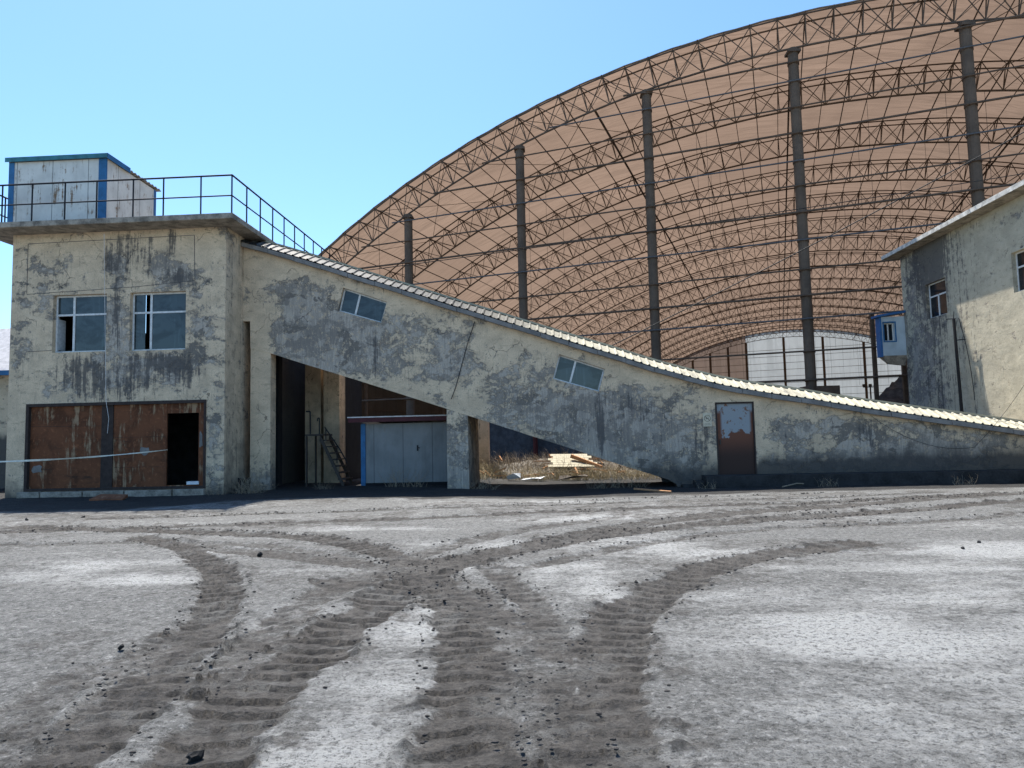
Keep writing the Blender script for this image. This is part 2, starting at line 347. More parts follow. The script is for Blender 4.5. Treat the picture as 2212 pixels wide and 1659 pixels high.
# sightings along each wheel track, width, darkness, lug height
TR = [
 ([(60, 1700), (210, 1590), (330, 1470), (430, 1370), (478, 1290), (470, 1235), (410, 1190), (330, 1165)], .50, .75, 1.0),
 ([(330, 1750), (470, 1580), (600, 1460), (710, 1375), (810, 1310), (905, 1250), (1010, 1212), (1150, 1180), (1350, 1150), (1700, 1118), (2260, 1080)], .62, .9, 1.0),
 ([(1030, 1750), (1020, 1600), (1015, 1450), (1000, 1350), (965, 1280), (900, 1228), (800, 1185), (640, 1160), (400, 1148), (100, 1140)], .58, .8, .9),
 ([(1330, 1720), (1310, 1560), (1305, 1440), (1330, 1350), (1400, 1285), (1510, 1235), (1640, 1200), (1760, 1185)], .62, .9, .8),
 ([(1170, 1720), (1150, 1560), (1120, 1430), (1080, 1340), (1030, 1280), (980, 1240)], .45, .45, .3),
 ([(880, 1230), (1050, 1196), (1200, 1165), (1370, 1135), (1560, 1112), (1850, 1088), (2260, 1062)], .70, .95, .8),
 ([(-60, 1152), (300, 1140), (640, 1130), (900, 1122), (1200, 1105), (1500, 1096), (1900, 1078), (2260, 1060)], .42, .85, .7),
 ([(250, 1120), (600, 1108), (900, 1100), (1250, 1088), (1600, 1080), (2000, 1065)], .35, .6, .6),
 ([(500, 1190), (700, 1210), (860, 1232), (960, 1262), (1060, 1310)], .5, .6, .5),
 ([(520, 1420), (640, 1320), (760, 1250), (900, 1200), (1050, 1160), (1300, 1120)], .5, .5, .3),
 ([(1230, 1720), (1215, 1560), (1205, 1450), (1190, 1360), (1140, 1290), (1080, 1240)], .42, .55, .5),
 ([(-60, 1700), (120, 1600), (260, 1500), (330, 1430)], .55, .5, .5),
 ([(700, 1105), (1000, 1092), (1400, 1074), (1900, 1056)], .3, .5, .5),
 ([(1180, 1215), (1400, 1170), (1700, 1140), (2260, 1108)], .38, .5, .5),
 ([(0, 1175), (300, 1172), (560, 1180), (760, 1205)], .35, .45, .4),
 ([(40, 1560), (140, 1480), (260, 1430), (360, 1390)], .5, .45, .3),
]
# pale crust areas: u,v,ru,rv,val
PALE = [(760, 1560, 190, 170, .85), (930, 1340, 70, 60, .6), (1030, 1178, 170, 16, .9), (1480, 1180, 260, 28, .9), (1300, 1275, 80, 60, .8), (1180, 1240, 60, 20, .4),
        (1650, 1330, 330, 60, .45), (1900, 1390, 300, 45, .6), (2050, 1300, 200, 20, .3), (1750, 1540, 300, 60, .45), (2000, 1580, 260, 50, .5), (560, 1155, 120, 8, .5), (350, 1250, 160, 25, .45), (150, 1240, 200, 22, .5),
        (300, 1125, 300, 7, .5), (1300, 1118, 180, 7, .8), (820, 1143, 180, 6, .7), (120, 1330, 150, 40, .35), (180, 1440, 120, 30, .3), (1500, 1420, 150, 60, .35), (1000, 1085, 500, 6, .4), (2100, 1180, 200, 18, .35),
        (610, 1330, 80, 40, .4), (430, 1600, 60, 60, .3)]
def make_ground():
    rows = [-400, -150, -50, -15, -4, 0, 1.0]+list(1.6*np.exp(np.linspace(0, math.log(27/1.6), 600)))+list(27*np.exp(np.linspace(.03, math.log(900/27), 50)))
    rows = np.array(rows); NC = 860; s = np.linspace(-1, 1, NC); ext = np.array([.01, .03, .08, .2, .45, 1.])
    w = 1.0*np.clip(rows, 1.6, None)+1.8; X = s[None, :]*w[:, None]
    L = X[:, :1]+(-900-X[:, :1])*ext[::-1][None, :]; Rr = X[:, -1:]+(900-X[:, -1:])*ext[None, :]
    X = np.hstack([L, X, Rr]); Y = np.repeat(rows[:, None], X.shape[1], 1)
    Y = Y+0*X; nr, nc = X.shape
    x = X.ravel(); y = Y.ravel(); z = base_z(x, y)
    fine = (y > 1.5) & (y < 28) & (np.abs(x) < 32)
    z = z+(fbm(x*.35, y*.35, 4, 3)-.5)*.10*sstep(y, 2, 6)*(y < 40)
    R = np.zeros_like(x); G = np.zeros_like(x); B = np.zeros_like(x); D = np.zeros_like(x)
    # crust
    for u, v, ru, rv, val in PALE:
        p = onZ(u, v); a = onZ(u+ru, v); b = onZ(u, v-rv); c = onZ(u, v+rv*.8)
        rx = abs(a.x-p.x); ry = (b.y-p.y); ry2 = (p.y-c.y)
        dy = y-p.y; d = ((x-p.x)/rx)**2+np.where(dy > 0, dy/ry, dy/max(ry2, .05))**2
        G = np.maximum(G, val*np.exp(-d*1.1))
    cr = fbm(x*.9+3, y*.9, 6, 11, .6); st = fbm(x*.45+9, y*1.5, 6, 21, .58)
    G = np.clip(G*1.0+(cr-.5)*1.2+(st-.5)*2.0+.05-.16*sstep(-x, .3, 2.5)*sstep(y, 16, 9), 0, 1)*sstep(y, 27, 20)
    # tracks
    idx = np.nonzero(fine)[0]; cl = fbm(x*3.1, y*3.1, 6, 31, .62); cl2 = fbm(x*9, y*9, 4, 41, .6)
    for ti, (pts, wd, dk, lug) in enumerate(TR):
        c = spline(pts); lo = c.min(0)-1; hi = c.max(0)+1
        ii = idx[(x[idx] > lo[0]) & (x[idx] < hi[0]) & (y[idx] > lo[1]) & (y[idx] < hi[1])]
        if not len(ii): continue
        tg = np.gradient(c, axis=0); tg /= np.linalg.norm(tg, axis=1)[:, None]+1e-9; sl_ = np.concatenate([[0], np.cumsum(np.linalg.norm(np.diff(c, axis=0), axis=1))])
        best = np.full(len(ii), 1e9); bi = np.zeros(len(ii), int)
        for q in range(0, len(c), 60):   # coarse chunks keep memory low
            cc = c[q:q+60:2]; d = (x[ii, None]-cc[None, :, 0])**2+(y[ii, None]-cc[None, :, 1])**2
            j = d.argmin(1); dd = d[np.arange(len(ii)), j]; k = dd < best; best[k] = dd[k]; bi[k] = q+2*j[k]
        ok = best < (wd*1.6)**2; jj = ii[ok]; b = bi[ok]
        dx = x[jj]-c[b, 0]; dy = y[jj]-c[b, 1]; lat = tg[b, 0]*dy-tg[b, 1]*dx; along = sl_[b]+tg[b, 0]*dx+tg[b, 1]*dy
        hw = wd*.5*(.62+1.0*(cl[jj]-.2)+.35*(cl2[jj]-.5)); a = np.abs(lat)
        ins = 1-sstep(a, hw*.72, hw*1.15); edge = np.exp(-((a-hw)/.06)**2)
        R[jj] = np.maximum(R[jj], np.maximum(dk*ins*(.78+.5*cl[jj]), dk*.5*(1-sstep(a, hw, wd*1.45))*sstep(cl[jj]+.35*(cr[jj]-.5), .38, .62))); B[jj] = np.maximum(B[jj], edge*sstep(cl2[jj], .55, .7)*dk*.75*(cl[jj] > .42))
        ph = along/.20-a*a*3.0*(1 if ti % 2 else -1)+(cl[jj]-.5)*1.1; fr_ = ph % 1; lu = np.clip(1-fr_*2.2, -1, 1); dkl = np.exp(-((fr_-.9)/.07)**2)+np.exp(-((fr_-.02)/.05)**2)*.5
        hgt = -.020*ins+.016*lug*lu*ins*sstep(cl[jj], .22, .42)+edge*(.004+.026*sstep(cl2[jj], .5, .72)*sstep(cl[jj], .38, .6))*lug
        hgt += (cl2[jj]-.5)*.022*ins
        B[jj] = np.maximum(B[jj], ins*dkl*.85*lug*sstep(cl[jj]+.5*(cl2[jj]-.5), .36, .58))  # thin dark arcs paint the shadow side of the lug ribs
        m = np.abs(hgt) > np.abs(D[jj]); D[jj[m]] = hgt[m]
    R = np.maximum(R, sstep(y, 8.5, 12.5)*sstep(cr+.3*(st-.5), .43, .60)*.5*fine)
    # loose dark patches and coal dust along the walls, with the buildings' shade painted in
    rip = fbm(x*1.6+2, y*4.5, 5, 61, .6); D2 = (rip-.5)*.018*fine
    z = z+D2
    pt = sstep(fbm(x*.55+40, y*.55, 6, 51, .6), .60, .70)*.35; R = np.maximum(R, pt*fine)
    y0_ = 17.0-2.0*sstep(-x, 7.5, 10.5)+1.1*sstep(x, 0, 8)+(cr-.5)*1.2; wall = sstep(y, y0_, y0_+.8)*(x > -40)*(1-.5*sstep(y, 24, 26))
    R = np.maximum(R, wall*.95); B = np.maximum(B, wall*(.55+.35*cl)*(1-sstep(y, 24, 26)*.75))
    z = z+D+(cl-.5)*.014*fine+(cl2-.5)*.008*fine*sstep(y, 26, 8)
    far = sstep(y, 27, 40); R = np.maximum(R, far*.8); G = G*(1-far)
    V = np.stack([x, y, z], 1).astype(np.float32)
    me = bpy.data.meshes.new('ground'); me.vertices.add(len(V)); me.vertices.foreach_set('co', V.ravel())
    i = np.arange((nr-1)*nc).reshape(nr-1, nc)[:, :-1].ravel(); q = np.stack([i, i+1, i+nc+1, i+nc], 1).astype(np.int32)
    me.loops.add(q.size); me.loops.foreach_set('vertex_index', q.ravel()); me.polygons.add(len(q))
    me.polygons.foreach_set('loop_start', np.arange(0, q.size, 4, dtype=np.int32)); me.polygons.foreach_set('use_smooth', [True]*len(q)); me.update(calc_edges=True)
    at = me.color_attributes.new('dust', 'FLOAT_COLOR', 'POINT'); at.data.foreach_set('color', np.stack([R, G, B, np.ones_like(R)], 1).astype(np.float32).ravel())
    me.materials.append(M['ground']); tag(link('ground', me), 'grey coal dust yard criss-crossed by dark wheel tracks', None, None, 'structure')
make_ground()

# ------------------------------------------------------------------ windows
def window(parent, A, B_, C_, D_, nrm, mull, trans, glassm, skip=(), fr=.05, label=None, gap=None, fulltop=False):
    """A,B lower left/right, C,D upper right/left corners in the wall plane; nrm points into the room"""
    A, B_, C_, D_ = map(Vector, (A, B_, C_, D_)); n = Vector(nrm)
    P = lambda s, t: (A*(1-s)+B_*s)*(1-t)+(D_*(1-s)+C_*s)*t
    w = (B_-A).length; h = (D_-A).length
    def rect(mb, s0, s1, t0, t1, d0, d1):
        a, b, c, d = P(s0, t0), P(s1, t0), P(s1, t1), P(s0, t1); mb.hexa([a+n*d0, b+n*d0, b+n*d1, a+n*d1, d+n*d0, c+n*d0, c+n*d1, d+n*d1])
    f = MB(); fs, ft = fr/w, fr/h
    rect(f, 0, 1, 0, ft, .14, .20); rect(f, 0, 1, 1-ft, 1, .14, .20); rect(f, 0, fs, ft, 1-ft, .14, .20); rect(f, 1-fs, 1, ft, 1-ft, .14, .20)
    for m in mull: rect(f, m-fs*.65, m+fs*.65, ft, (trans[0] if fulltop else 1-ft), .135, .205)
    ss = [fs]+[m for m in mull]+[1-fs]
    for t in trans:
        for i in range(len(ss)-1):
            s0 = ss[i]+(fs*.65 if i else 0); s1 = ss[i+1]-(fs*.65 if i < len(ss)-2 else 0); rect(f, s0, s1, t-ft*.55, t+ft*.55, .138, .202)
    win = bpy.data.objects.new('window', None); COL.objects.link(win); win.parent = parent; win.location = (A+B_)/2-parent_loc(parent)
    if label: win['label'] = label
    fo = f.build('frame', M['frame'], None); fo.parent = win; fo.matrix_parent_inverse = Matrix.Translation(-(A+B_)/2)
    ts = [ft]+list(trans)+[1-ft]
    for i in range(len(ss)-1):
        for j in range(len(ts)-1):
            if (i, j) in skip: continue
            if fulltop and j == len(ts)-2 and i: continue
            g = MB(); s1 = ss[i+1]
            if gap and gap[0] == i and j in gap[1]: s1 = ss[i]+(ss[i+1]-ss[i])*gap[2]
            if fulltop and j == len(ts)-2: s1 = ss[-1]
            rect(g, ss[i]+.001, s1-.001, ts[j]+.001, ts[j+1]-.001, .16, .172)
            go = g.build('pane', glassm, None); go.parent = win; go.matrix_parent_inverse = Matrix.Translation(-(A+B_)/2)
    return win

# ------------------------------------------------------------------ left: transfer house
YF = 19.5
th = empty('transfer_house', (-12.9, YF, 0), 'two storey cream and grey house with peeling render, rusty gate and flat roof', 'building')
XL, XR, ZT, YB = -16.17, -9.54, 7.92, 28.6
w1 = [onY(112, 762, YF), onY(231, 634, YF)]; w2 = [onY(279, 758, YF), onY(402, 628, YF)]
gt = [onY(52, 1062, YF), onY(446, 863, YF)]
front_b = blobs(YF, [(250, 560, 26, 90, .10), (380, 590, 60, 32, .16), (100, 590, 60, 40, .10), (350, 565, 30, 40, .16), (252, 700, 26, 70, .16), (430, 700, 30, 90, .12), (320, 810, 150, 50, .12), (160, 820, 90, 40, .05),
                     (250, 520, 160, 22, -.10), (420, 540, 60, 30, -.10), (330, 780, 110, 20, .06), (60, 700, 45, 120, .02), (60, 900, 40, 150, -.03), (460, 950, 25, 90, .10), (40, 780, 30, 30, .07), (455, 800, 20, 60, -.06), (330, 850, 60, 14, -.08)])
front_s = blobs(YF, [(235, 570, 13, 60, .16), (275, 540, 30, 60, .12), (320, 550, 16, 60, .14), (378, 520, 24, 50, .11), (390, 600, 30, 28, .15), (250, 700, 16, 70, .13), (170, 790, 60, 30, .12), (250, 830, 160, 40, .07), (350, 780, 90, 22, .15), (400, 810, 60, 25, .08), (215, 850, 100, 30, .05)])
def paint_front(c):
    x, y, z = c
    r = .455+field(front_b, x, z); s = .40+field(front_s, x, z)
    g = .62*math.exp(-((z+.1)/.45)**2)+.18*math.exp(-((z)/1.4)**2)+.28*math.exp(-((ZT-z)/.16)**2)
    if y > YF+.05: r = .44; s = .44; g = max(g, .28+.25*math.exp(-(z/1.5)**2))
    if x > XR-.05 and y > 21.1: g += .75*min(1, (y-21.1)/.5)*(1 if z < 5 else .3)  # shade under the gallery painted onto the side wall
    return (r, s, g)
wall = MB(); wall.box(XL, XR, YF, YF+.3, -.25, ZT)
holes = []
for a, b in (w1, w2, gt): holes.append(MB().box(a.x, b.x, YF-.5, YF+.8, a.z, b.z))
me = cut(wall, holes)
painted('front_wall', me, M['plaster'], th, paint_front)
# side walls, rear wall with two openings that let the sky show through the sashes
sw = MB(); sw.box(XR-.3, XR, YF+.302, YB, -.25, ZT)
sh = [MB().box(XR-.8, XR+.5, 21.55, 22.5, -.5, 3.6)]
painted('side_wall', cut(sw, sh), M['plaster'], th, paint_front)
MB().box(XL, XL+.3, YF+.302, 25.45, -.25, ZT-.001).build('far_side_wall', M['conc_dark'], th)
YR = 25.2
rw = MB().box(XL+.302, XR-.302, YR, YR+.25, -.2, ZT-.002)
rh = []
for (ua, ub, va, vb) in ((304.5, 317.5, 720, 590), (141.5, 151.5, 775, 690), (199, 206, 758, 742)):
    a = onY(ua, va, YR); b = onY(ub, vb, YR); rh.append(MB().box(a.x, b.x, YR-.3, YR+.6, a.z, b.z))
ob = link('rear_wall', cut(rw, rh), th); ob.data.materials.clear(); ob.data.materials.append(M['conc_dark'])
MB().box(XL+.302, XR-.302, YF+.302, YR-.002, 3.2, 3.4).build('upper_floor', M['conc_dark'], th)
# fine grooves of the render panel outlines on the front
for pts in ([(58, 634), (61, 527), (420, 508), (421, 606), (288, 620), (58, 636)], [(60, 760), (112, 757)]):
    ww = [onY(u, v, YF) for u, v in pts]
    gv = MB()
    for p, q in zip(ww, ww[1:]): gv.bar((p.x, YF-.001, p.z), (q.x, YF-.001, q.z), .009, 4)
    gv.build('panel_joint', M['conc_dark'], th)
# roof slab
YS = 18.75
sl_ = bevel(MB().box(XL-.85, XR+.55, YS, YB+.5, ZT, ZT+.17).build('roof_slab', M['slab'], th), .02)
window(th, (w1[0].x, YF, w1[0].z), (w1[1].x, YF, w1[0].z), (w1[1].x, YF, w1[1].z), (w1[0].x, YF, w1[1].z), (0, 1, 0), [.34], [.66], M['glass'], skip=((0, 0),), label='open two by two window whose lower left pane is missing')
window(th, (w2[0].x, YF, w2[0].z), (w2[1].x, YF, w2[0].z), (w2[1].x, YF, w2[1].z), (w2[0].x, YF, w2[1].z), (0, 1, 0), [.335], [.66], M['glass'], gap=(0, (0, 1), .64), label='shut two by two window nearer the gallery')
# an opened sash standing inside the first window
p = onY(122, 760, YF+.2); q = onY(127, 690, YF+.2)
MB().box(p.x, p.x+.05, YF+.16, YF+.5, p.z+.05, q.z).build('open_sash', M['frame'], th)
# gate
G0, G1 = gt; gz0, gz1 = G0.z, G1.z
gate = bpy.data.objects.new('gate', None); COL.objects.link(gate); gate.parent = th; gate.location = Vector(((G0.x+G1.x)/2, YF, gz0))-th.location
def gpart(name, mb, mat, label=None):
    o = mb.build(name, mat, None); o.parent = gate; o.matrix_parent_inverse = Matrix.Translation(-Vector(((G0.x+G1.x)/2, YF, gz0)))
    if label: o['label'] = label
    return o
f = MB(); t = .09; f.box(G0.x, G1.x, YF-.03, YF+.14, gz1-t, gz1); f.box(G0.x, G1.x, YF-.03, YF+.14, gz0, gz0+t*.8); f.box(G0.x, G0.x+t, YF-.03, YF+.14, gz0+t*.8, gz1-t); f.box(G1.x-t*.7, G1.x, YF-.03, YF+.14, gz0+t*.8, gz1-t)
gpart('gate_frame', f, M['rust_dark'])
X = lambda u: onY(u, 960, YF+.1).x
zb, zt2 = gz0+t*.8, gz1-t
gpart('gate_leaf', MB().box(G0.x+t, X(221), YF+.07, YF+.11, zb, zt2), M['rust'], 'rusty sliding leaf at the far left with a pale torn hole')
gpart('gate_post', MB().box(X(221)+.002, X(246), YF+.04, YF+.13, zb, zt2), M['rust_dark'])
gpart('gate_leaf', MB().box(X(246)+.002, X(359), YF+.07, YF+.11, zb, zt2), M['rust'], 'rusty sheet leaf between the dark post and the doorway')
wz0, wz1 = onY(395, 1048, YF).z, onY(395, 892, YF).z
f = MB(); f.box(X(359)+.002, X(361.5), YF+.06, YF+.115, zb, zt2); f.box(X(361.5), G1.x-t*.7, YF+.07, YF+.11, wz1, zt2); f.box(X(430), G1.x-t*.7, YF+.07, YF+.11, wz0, wz1-.001); f.box(X(361.5), G1.x-t*.7, YF+.07, YF+.11, zb, wz0-.001)
gpart('wicket_surround', f, M['rust'])
# horizontal welds and small torn patches on the leaves
for u0_, u1_, v in ((247, 358, 945), (62, 110, 1016), (247, 356, 1010), (60, 218, 922)):
    a = onY(u0_, v, YF+.07); b = onY(u1_, v-2, YF+.07); gpart('weld_seam', MB().bar((a.x, YF+.067, a.z), (b.x, YF+.067, b.z), .006), M['rust_dark'])
def patch(u, v, ru, rv, seed):
    r = random.Random(seed); c = onY(u, v, YF+.07); sx = ru*YF/F; sz = rv*YF/F; pts = []
    for i in range(11): a = 2*pi*i/11; k = r.uniform(.6, 1.1); pts.append((c.x+sx*k*cos(a), c.z+sz*k*sin(a)))
    return MB().prism(pts, YF+.060, YF+.069)
gpart('torn_patch', patch(80, 1014, 14, 11, 1), M['gutter']); gpart('torn_patch', patch(312, 974, 11, 12, 2), M['gutter']); gpart('torn_patch', patch(434, 950, 5, 22, 3), M['gutter'])
# plinth blocks under the gate
for i, (ua, ub) in enumerate([(36, 84), (87, 176), (179, 266), (269, 370), (373, 440)]):
    a = onY(ua, 1075, YF-.1); b = onY(ub, 1075, YF-.1); bevel(MB().box(a.x, b.x, YF-.12, YF+.1, -.2, gz0-.012-.01*(i % 2)).build('plinth_block', M['slab'], th), .02)
# railing on the roof
rail = bpy.data.objects.new('railing', None); COL.objects.link(rail); rail.parent = th; zr = ZT+.17
rail.location = Vector((XR+.4, YS+.15, zr))-th.location; RB = Vector((XR+.4, YS+.15, zr))
def rpart(name, mb):
    o = mb.build(name, M['steel_black'], None); o.parent = rail; o.matrix_parent_inverse = Matrix.Translation(-RB)
yr = YS+.12; xr = onY(500.5, 461, yr).x; ztop = onY(501, 378, yr).z; zmid = onY(501, 422, yr).z; xl = -16.75
rpart('rail_bar', MB().bar((xl, yr, ztop), (xr, yr, ztop), .028, 6)); rpart('rail_bar', MB().bar((xl, yr, zmid), (xr, yr, zmid), .022, 6))
rpart('rail_bar', MB().bar((xr, yr, ztop), (xr, YB+.2, ztop), .028, 6)); rpart('rail_bar', MB().bar((xr, yr, zmid), (xr, YB+.2, zmid), .022, 6))
rpart('rail_bar', MB().bar((xl, yr, ztop), (xl, YB+.2, ztop), .028, 6)); rpart('rail_bar', MB().bar((xl, yr, zmid), (xl, YB+.2, zmid), .022, 6))
for u in (4, 68.5, 139.5, 208, 287, 352.5, 433.5, 500.5): x_ = onY(u, 462, yr).x; rpart('post', MB().bar((x_, yr, zr), (x_, yr, ztop), .022, 6))
for k in range(1, 11): y_ = yr+k*.97; rpart('post', MB().bar((xr, y_, zr), (xr, y_, ztop), .022, 6))
for k in range(1, 10, 2): y_ = yr+k*.97; rpart('post', MB().bar((xl, y_, zr), (xl, y_, ztop), .022, 6))
# cabin on the roof
YC = 19.85
rc = empty('rooftop_cabin', (-15.1, YC, zr), 'white rust-streaked panel cabin with teal and blue trim on the flat roof behind the railing', 'cabin')
cx0 = onY(20, 400, YC).x; cx1 = onY(229, 400, YC).x; cz = onY(229, 342, YC).z; cy1 = 22.5; cz2 = onY(342, 412, cy1).z
g = MB(); g.box(cx0, cx1, YC, YC+.06, zr+.002, cz); g.build('front_panel', M['panel_white'], rc)
g = MB(); g.hexa([(cx1-.06, YC+.062, zr+.002), (cx1, YC+.062, zr+.002), (cx1, cy1, zr+.002), (cx1-.06, cy1, zr+.002), (cx1-.06, YC+.062, cz), (cx1, YC+.062, cz), (cx1, cy1, cz2), (cx1-.06, cy1, cz2)]); g.build('side_panel', M['panel_white'], rc)
g = MB(); g.box(cx0, cx1-.062, cy1-.06, cy1, zr+.002, cz2); g.build('rear_panel', M['panel_white'], rc)
g = MB(); g.hexa([(cx0, YC+.062, zr+.002), (cx0+.06, YC+.062, zr+.002), (cx0+.06, cy1-.062, zr+.002), (cx0, cy1-.062, zr+.002), (cx0, YC+.062, cz), (cx0+.06, YC+.062, cz), (cx0+.06, cy1-.062, cz2), (cx0, cy1-.062, cz2)]); g.build('side_panel', M['panel_white'], rc)
for (a, b, c_, d_, zz) in ((cx1-.24, cx1+.006, YC-.012, YC-.002, cz), (cx0-.02, cx0+.16, YC-.012, YC-.002, cz)): MB().box(a, b, c_, d_, zr, zz-.001).build('corner_post', M['blue'], rc)
MB().box(cx1+.001, cx1+.012, YC-.002, YC+.03, zr, cz-.001).build('corner_post', M['blue'], rc)
MB().box(cx1+.001, cx1+.012, cy1-.12, cy1+.005, zr, cz2-.002).build('corner_post', M['blue2'], rc)
g = MB(); nrib = 15
prof = []
for i in range(nrib*4+1):
    t = i/(nrib*4); y_ = YC-.08+(cy1+.18-(YC-.08))*t; z_ = cz+.06+(cz2+.06-cz-.0)*0+(cz2-cz)*t; prof.append((y_, z_+(.03 if i % 4 in (1, 2) else 0)))
vs = []; fs = []
for i, (y_, z_) in enumerate(prof): vs += [(cx0-.08, y_, z_), (cx1+.08, y_, z_), (cx0-.08, y_, z_-.03), (cx1+.08, y_, z_-.03)]
for i in range(len(prof)-1): a = 4*i; b = a+4; fs += [(a, a+1, b+1, b), (a+2, b+2, b+3, a+3), (a, b, b+2, a+2), (a+1, a+3, b+3, b+1)]
g.add(vs, fs); g.build('roof', M['gutter'], rc)
MB().box(cx0-.09, cx1+.09, YC-.095, YC-.082, cz-.01, cz+.13).build('front_fascia', M['teal'], rc)
g = MB(); g.hexa([(cx1+.082, YC-.095, cz-.03), (cx1+.095, YC-.095, cz-.03), (cx1+.095, cy1*.4+YC*.6, cz-.03+(cz2-cz)*.4), (cx1+.082, cy1*.4+YC*.6, cz-.03+(cz2-cz)*.4), (cx1+.082, YC-.095, cz+.13), (cx1+.095, YC-.095, cz+.13), (cx1+.095, cy1*.4+YC*.6, cz+.13+(cz2-cz)*.4), (cx1+.082, cy1*.4+YC*.6, cz+.13+(cz2-cz)*.4)]); g.build('side_fascia', M['blue'], rc)

# ------------------------------------------------------------------ conveyor gallery
YG, YGB = 20.65, 23.6
ga = empty('conveyor_gallery', (0, YG, 0), 'long sloping conveyor gallery with flaking cream and grey walls and a pale ribbed roof', 'building')
GUT = [(521, 524), (589, 541), (680, 568), (769, 596), (872, 628), (960, 656), (1053, 684), (1130, 708), (1212, 733), (1333, 769), (1421, 797), (1500, 818), (1566, 834), (1640, 847), (1731, 860), (1867, 882), (2003, 901), (2212, 930), (2330, 947)]
gutter = [onY(u, v, YG-.12) for u, v in GUT]
tx = [p.x for p in gutter]; tz = [p.z for p in gutter]
def topz(x):
    return float(np.interp(x, tx, tz))-.05
BOT = [(527, 694), (540, 694), (541, 753), (584, 763), (666, 789), (777, 823), (962, 882), (1133, 937), (1225, 966), (1328, 1000), (1444, 1036), (1462, 1046)]
bots = [onY(u, v, YG) for u, v in BOT]
XE = 14.85; X0 = XR+.005
poly = [(p.x, p.z) for p in bots]; poly[0] = (X0, poly[0][1]); poly[1] = (poly[1][0], poly[0][1])
poly += [(poly[-1][0]+.12, -.5), (XE, -.5), (XE, topz(XE))]
xs = [p for p in tx if X0 < p < XE-.1]
poly += [(x_, topz(x_)) for x_ in reversed(xs)]+[(X0, topz(X0))]
gw1 = [onY(u, v, YG) for u, v in ((730, 671), (823, 697), (836, 652), (741, 621))]
gw2 = [onY(u, v, YG) for u, v in ((1194, 818), (1294, 846), (1307, 797), (1208, 765))]
dr = [onY(1552, 1027, YG), onY(1627, 868, YG)]
gal_b = blobs(YG, [(640, 640, 60, 55, .20), (720, 720, 110, 60, .22), (640, 730, 60, 40, .16), (850, 760, 80, 60, .10), (980, 740, 60, 60, .09), (900, 690, 60, 30, .03), (700, 790, 90, 20, .16), (1040, 880, 120, 25, -.06), (1000, 800, 90, 60, .05), (1080, 750, 60, 40, -.05),
                   (1120, 870, 90, 50, .14), (1240, 900, 90, 60, .20), (1350, 900, 90, 70, .16), (1150, 800, 50, 50, .04), (1320, 980, 90, 40, .20), (1430, 930, 60, 60, .14), (1480, 1000, 60, 50, .10), (1530, 900, 30, 90, .02), (1700, 930, 50, 30, .12), (1790, 910, 40, 25, .14), (1700, 970, 90, 25, .00), (1880, 950, 60, 50, .12), (1990, 990, 120, 50, .18),
                   (2080, 960, 120, 40, .10), (1800, 1000, 120, 20, .10), (620, 580, 90, 25, -.12), (900, 650, 110, 16, -.12), (1150, 730, 110, 16, -.12), (1380, 810, 110, 16, -.12), (1600, 860, 120, 14, -.12), (1850, 900, 120, 12, -.12), (900, 850, 130, 18, -.08), (560, 700, 25, 90, -.15), (1230, 960, 60, 25, .1), (1640, 960, 25, 60, -.08)])
gal_s = blobs(YG, [(816, 760, 7, 60, .20), (1300, 930, 7, 90, .19), (1250, 930, 40, 80, .05), (1400, 900, 120, 60, .05), (1520, 950, 30, 60, .10), (1350, 870, 60, 40, .06), (1870, 930, 20, 40, .12), (1780, 950, 150, 40, .04), (1000, 780, 200, 90, .02), (700, 820, 120, 30, .04)])
def paint_gal(c):
    x, y, z = c; u, v = x, z
    r = .475+field(gal_b, x, z); s = .395+field(gal_s, x, z)
    g = .75*math.exp(-((max(z, 0))/.5)**2)+.30*math.exp(-((z)/1.3)**2)*(1 if x > 2.5 else .3)
    if x > 6: g += .6*math.exp(-(z/(.62+.03*(x-6)))**2)
    g += .22*math.exp(-((topz(x)-z)/.1)**2)
    if y > YG+.03: g = max(g, .5)
    return (r, s, g)
fwm = MB().prism(poly, YG, YG+.24)
def prism_xz(ps, y0, y1): return MB().prism([(p.x, p.z) for p in ps], y0, y1)
me = cut(fwm, [prism_xz(gw1, YG-.4, YG+.7), prism_xz(gw2, YG-.4, YG+.7), MB().box(dr[0].x, dr[1].x, YG-.4, YG+.7, dr[0].z, dr[1].z)])
painted('front_wall', me, M['plaster'], ga, paint_gal, .2)
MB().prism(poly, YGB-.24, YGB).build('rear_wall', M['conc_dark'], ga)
# floor slab of the gallery
g = MB(); pb = [p for p in poly[3:12]]
for (xa, za), (xb, zb_) in zip(pb, pb[1:]): g.hexa([(xa, YG+.242, za+.01), (xb, YG+.242, zb_+.01), (xb, YGB-.242, zb_+.01), (xa, YGB-.242, za+.01), (xa, YG+.242, za+.2), (xb, YG+.242, zb_+.2), (xb, YGB-.242, zb_+.2), (xa, YGB-.242, za+.2)])
g.build('floor_slab', M['conc_dark'], ga)
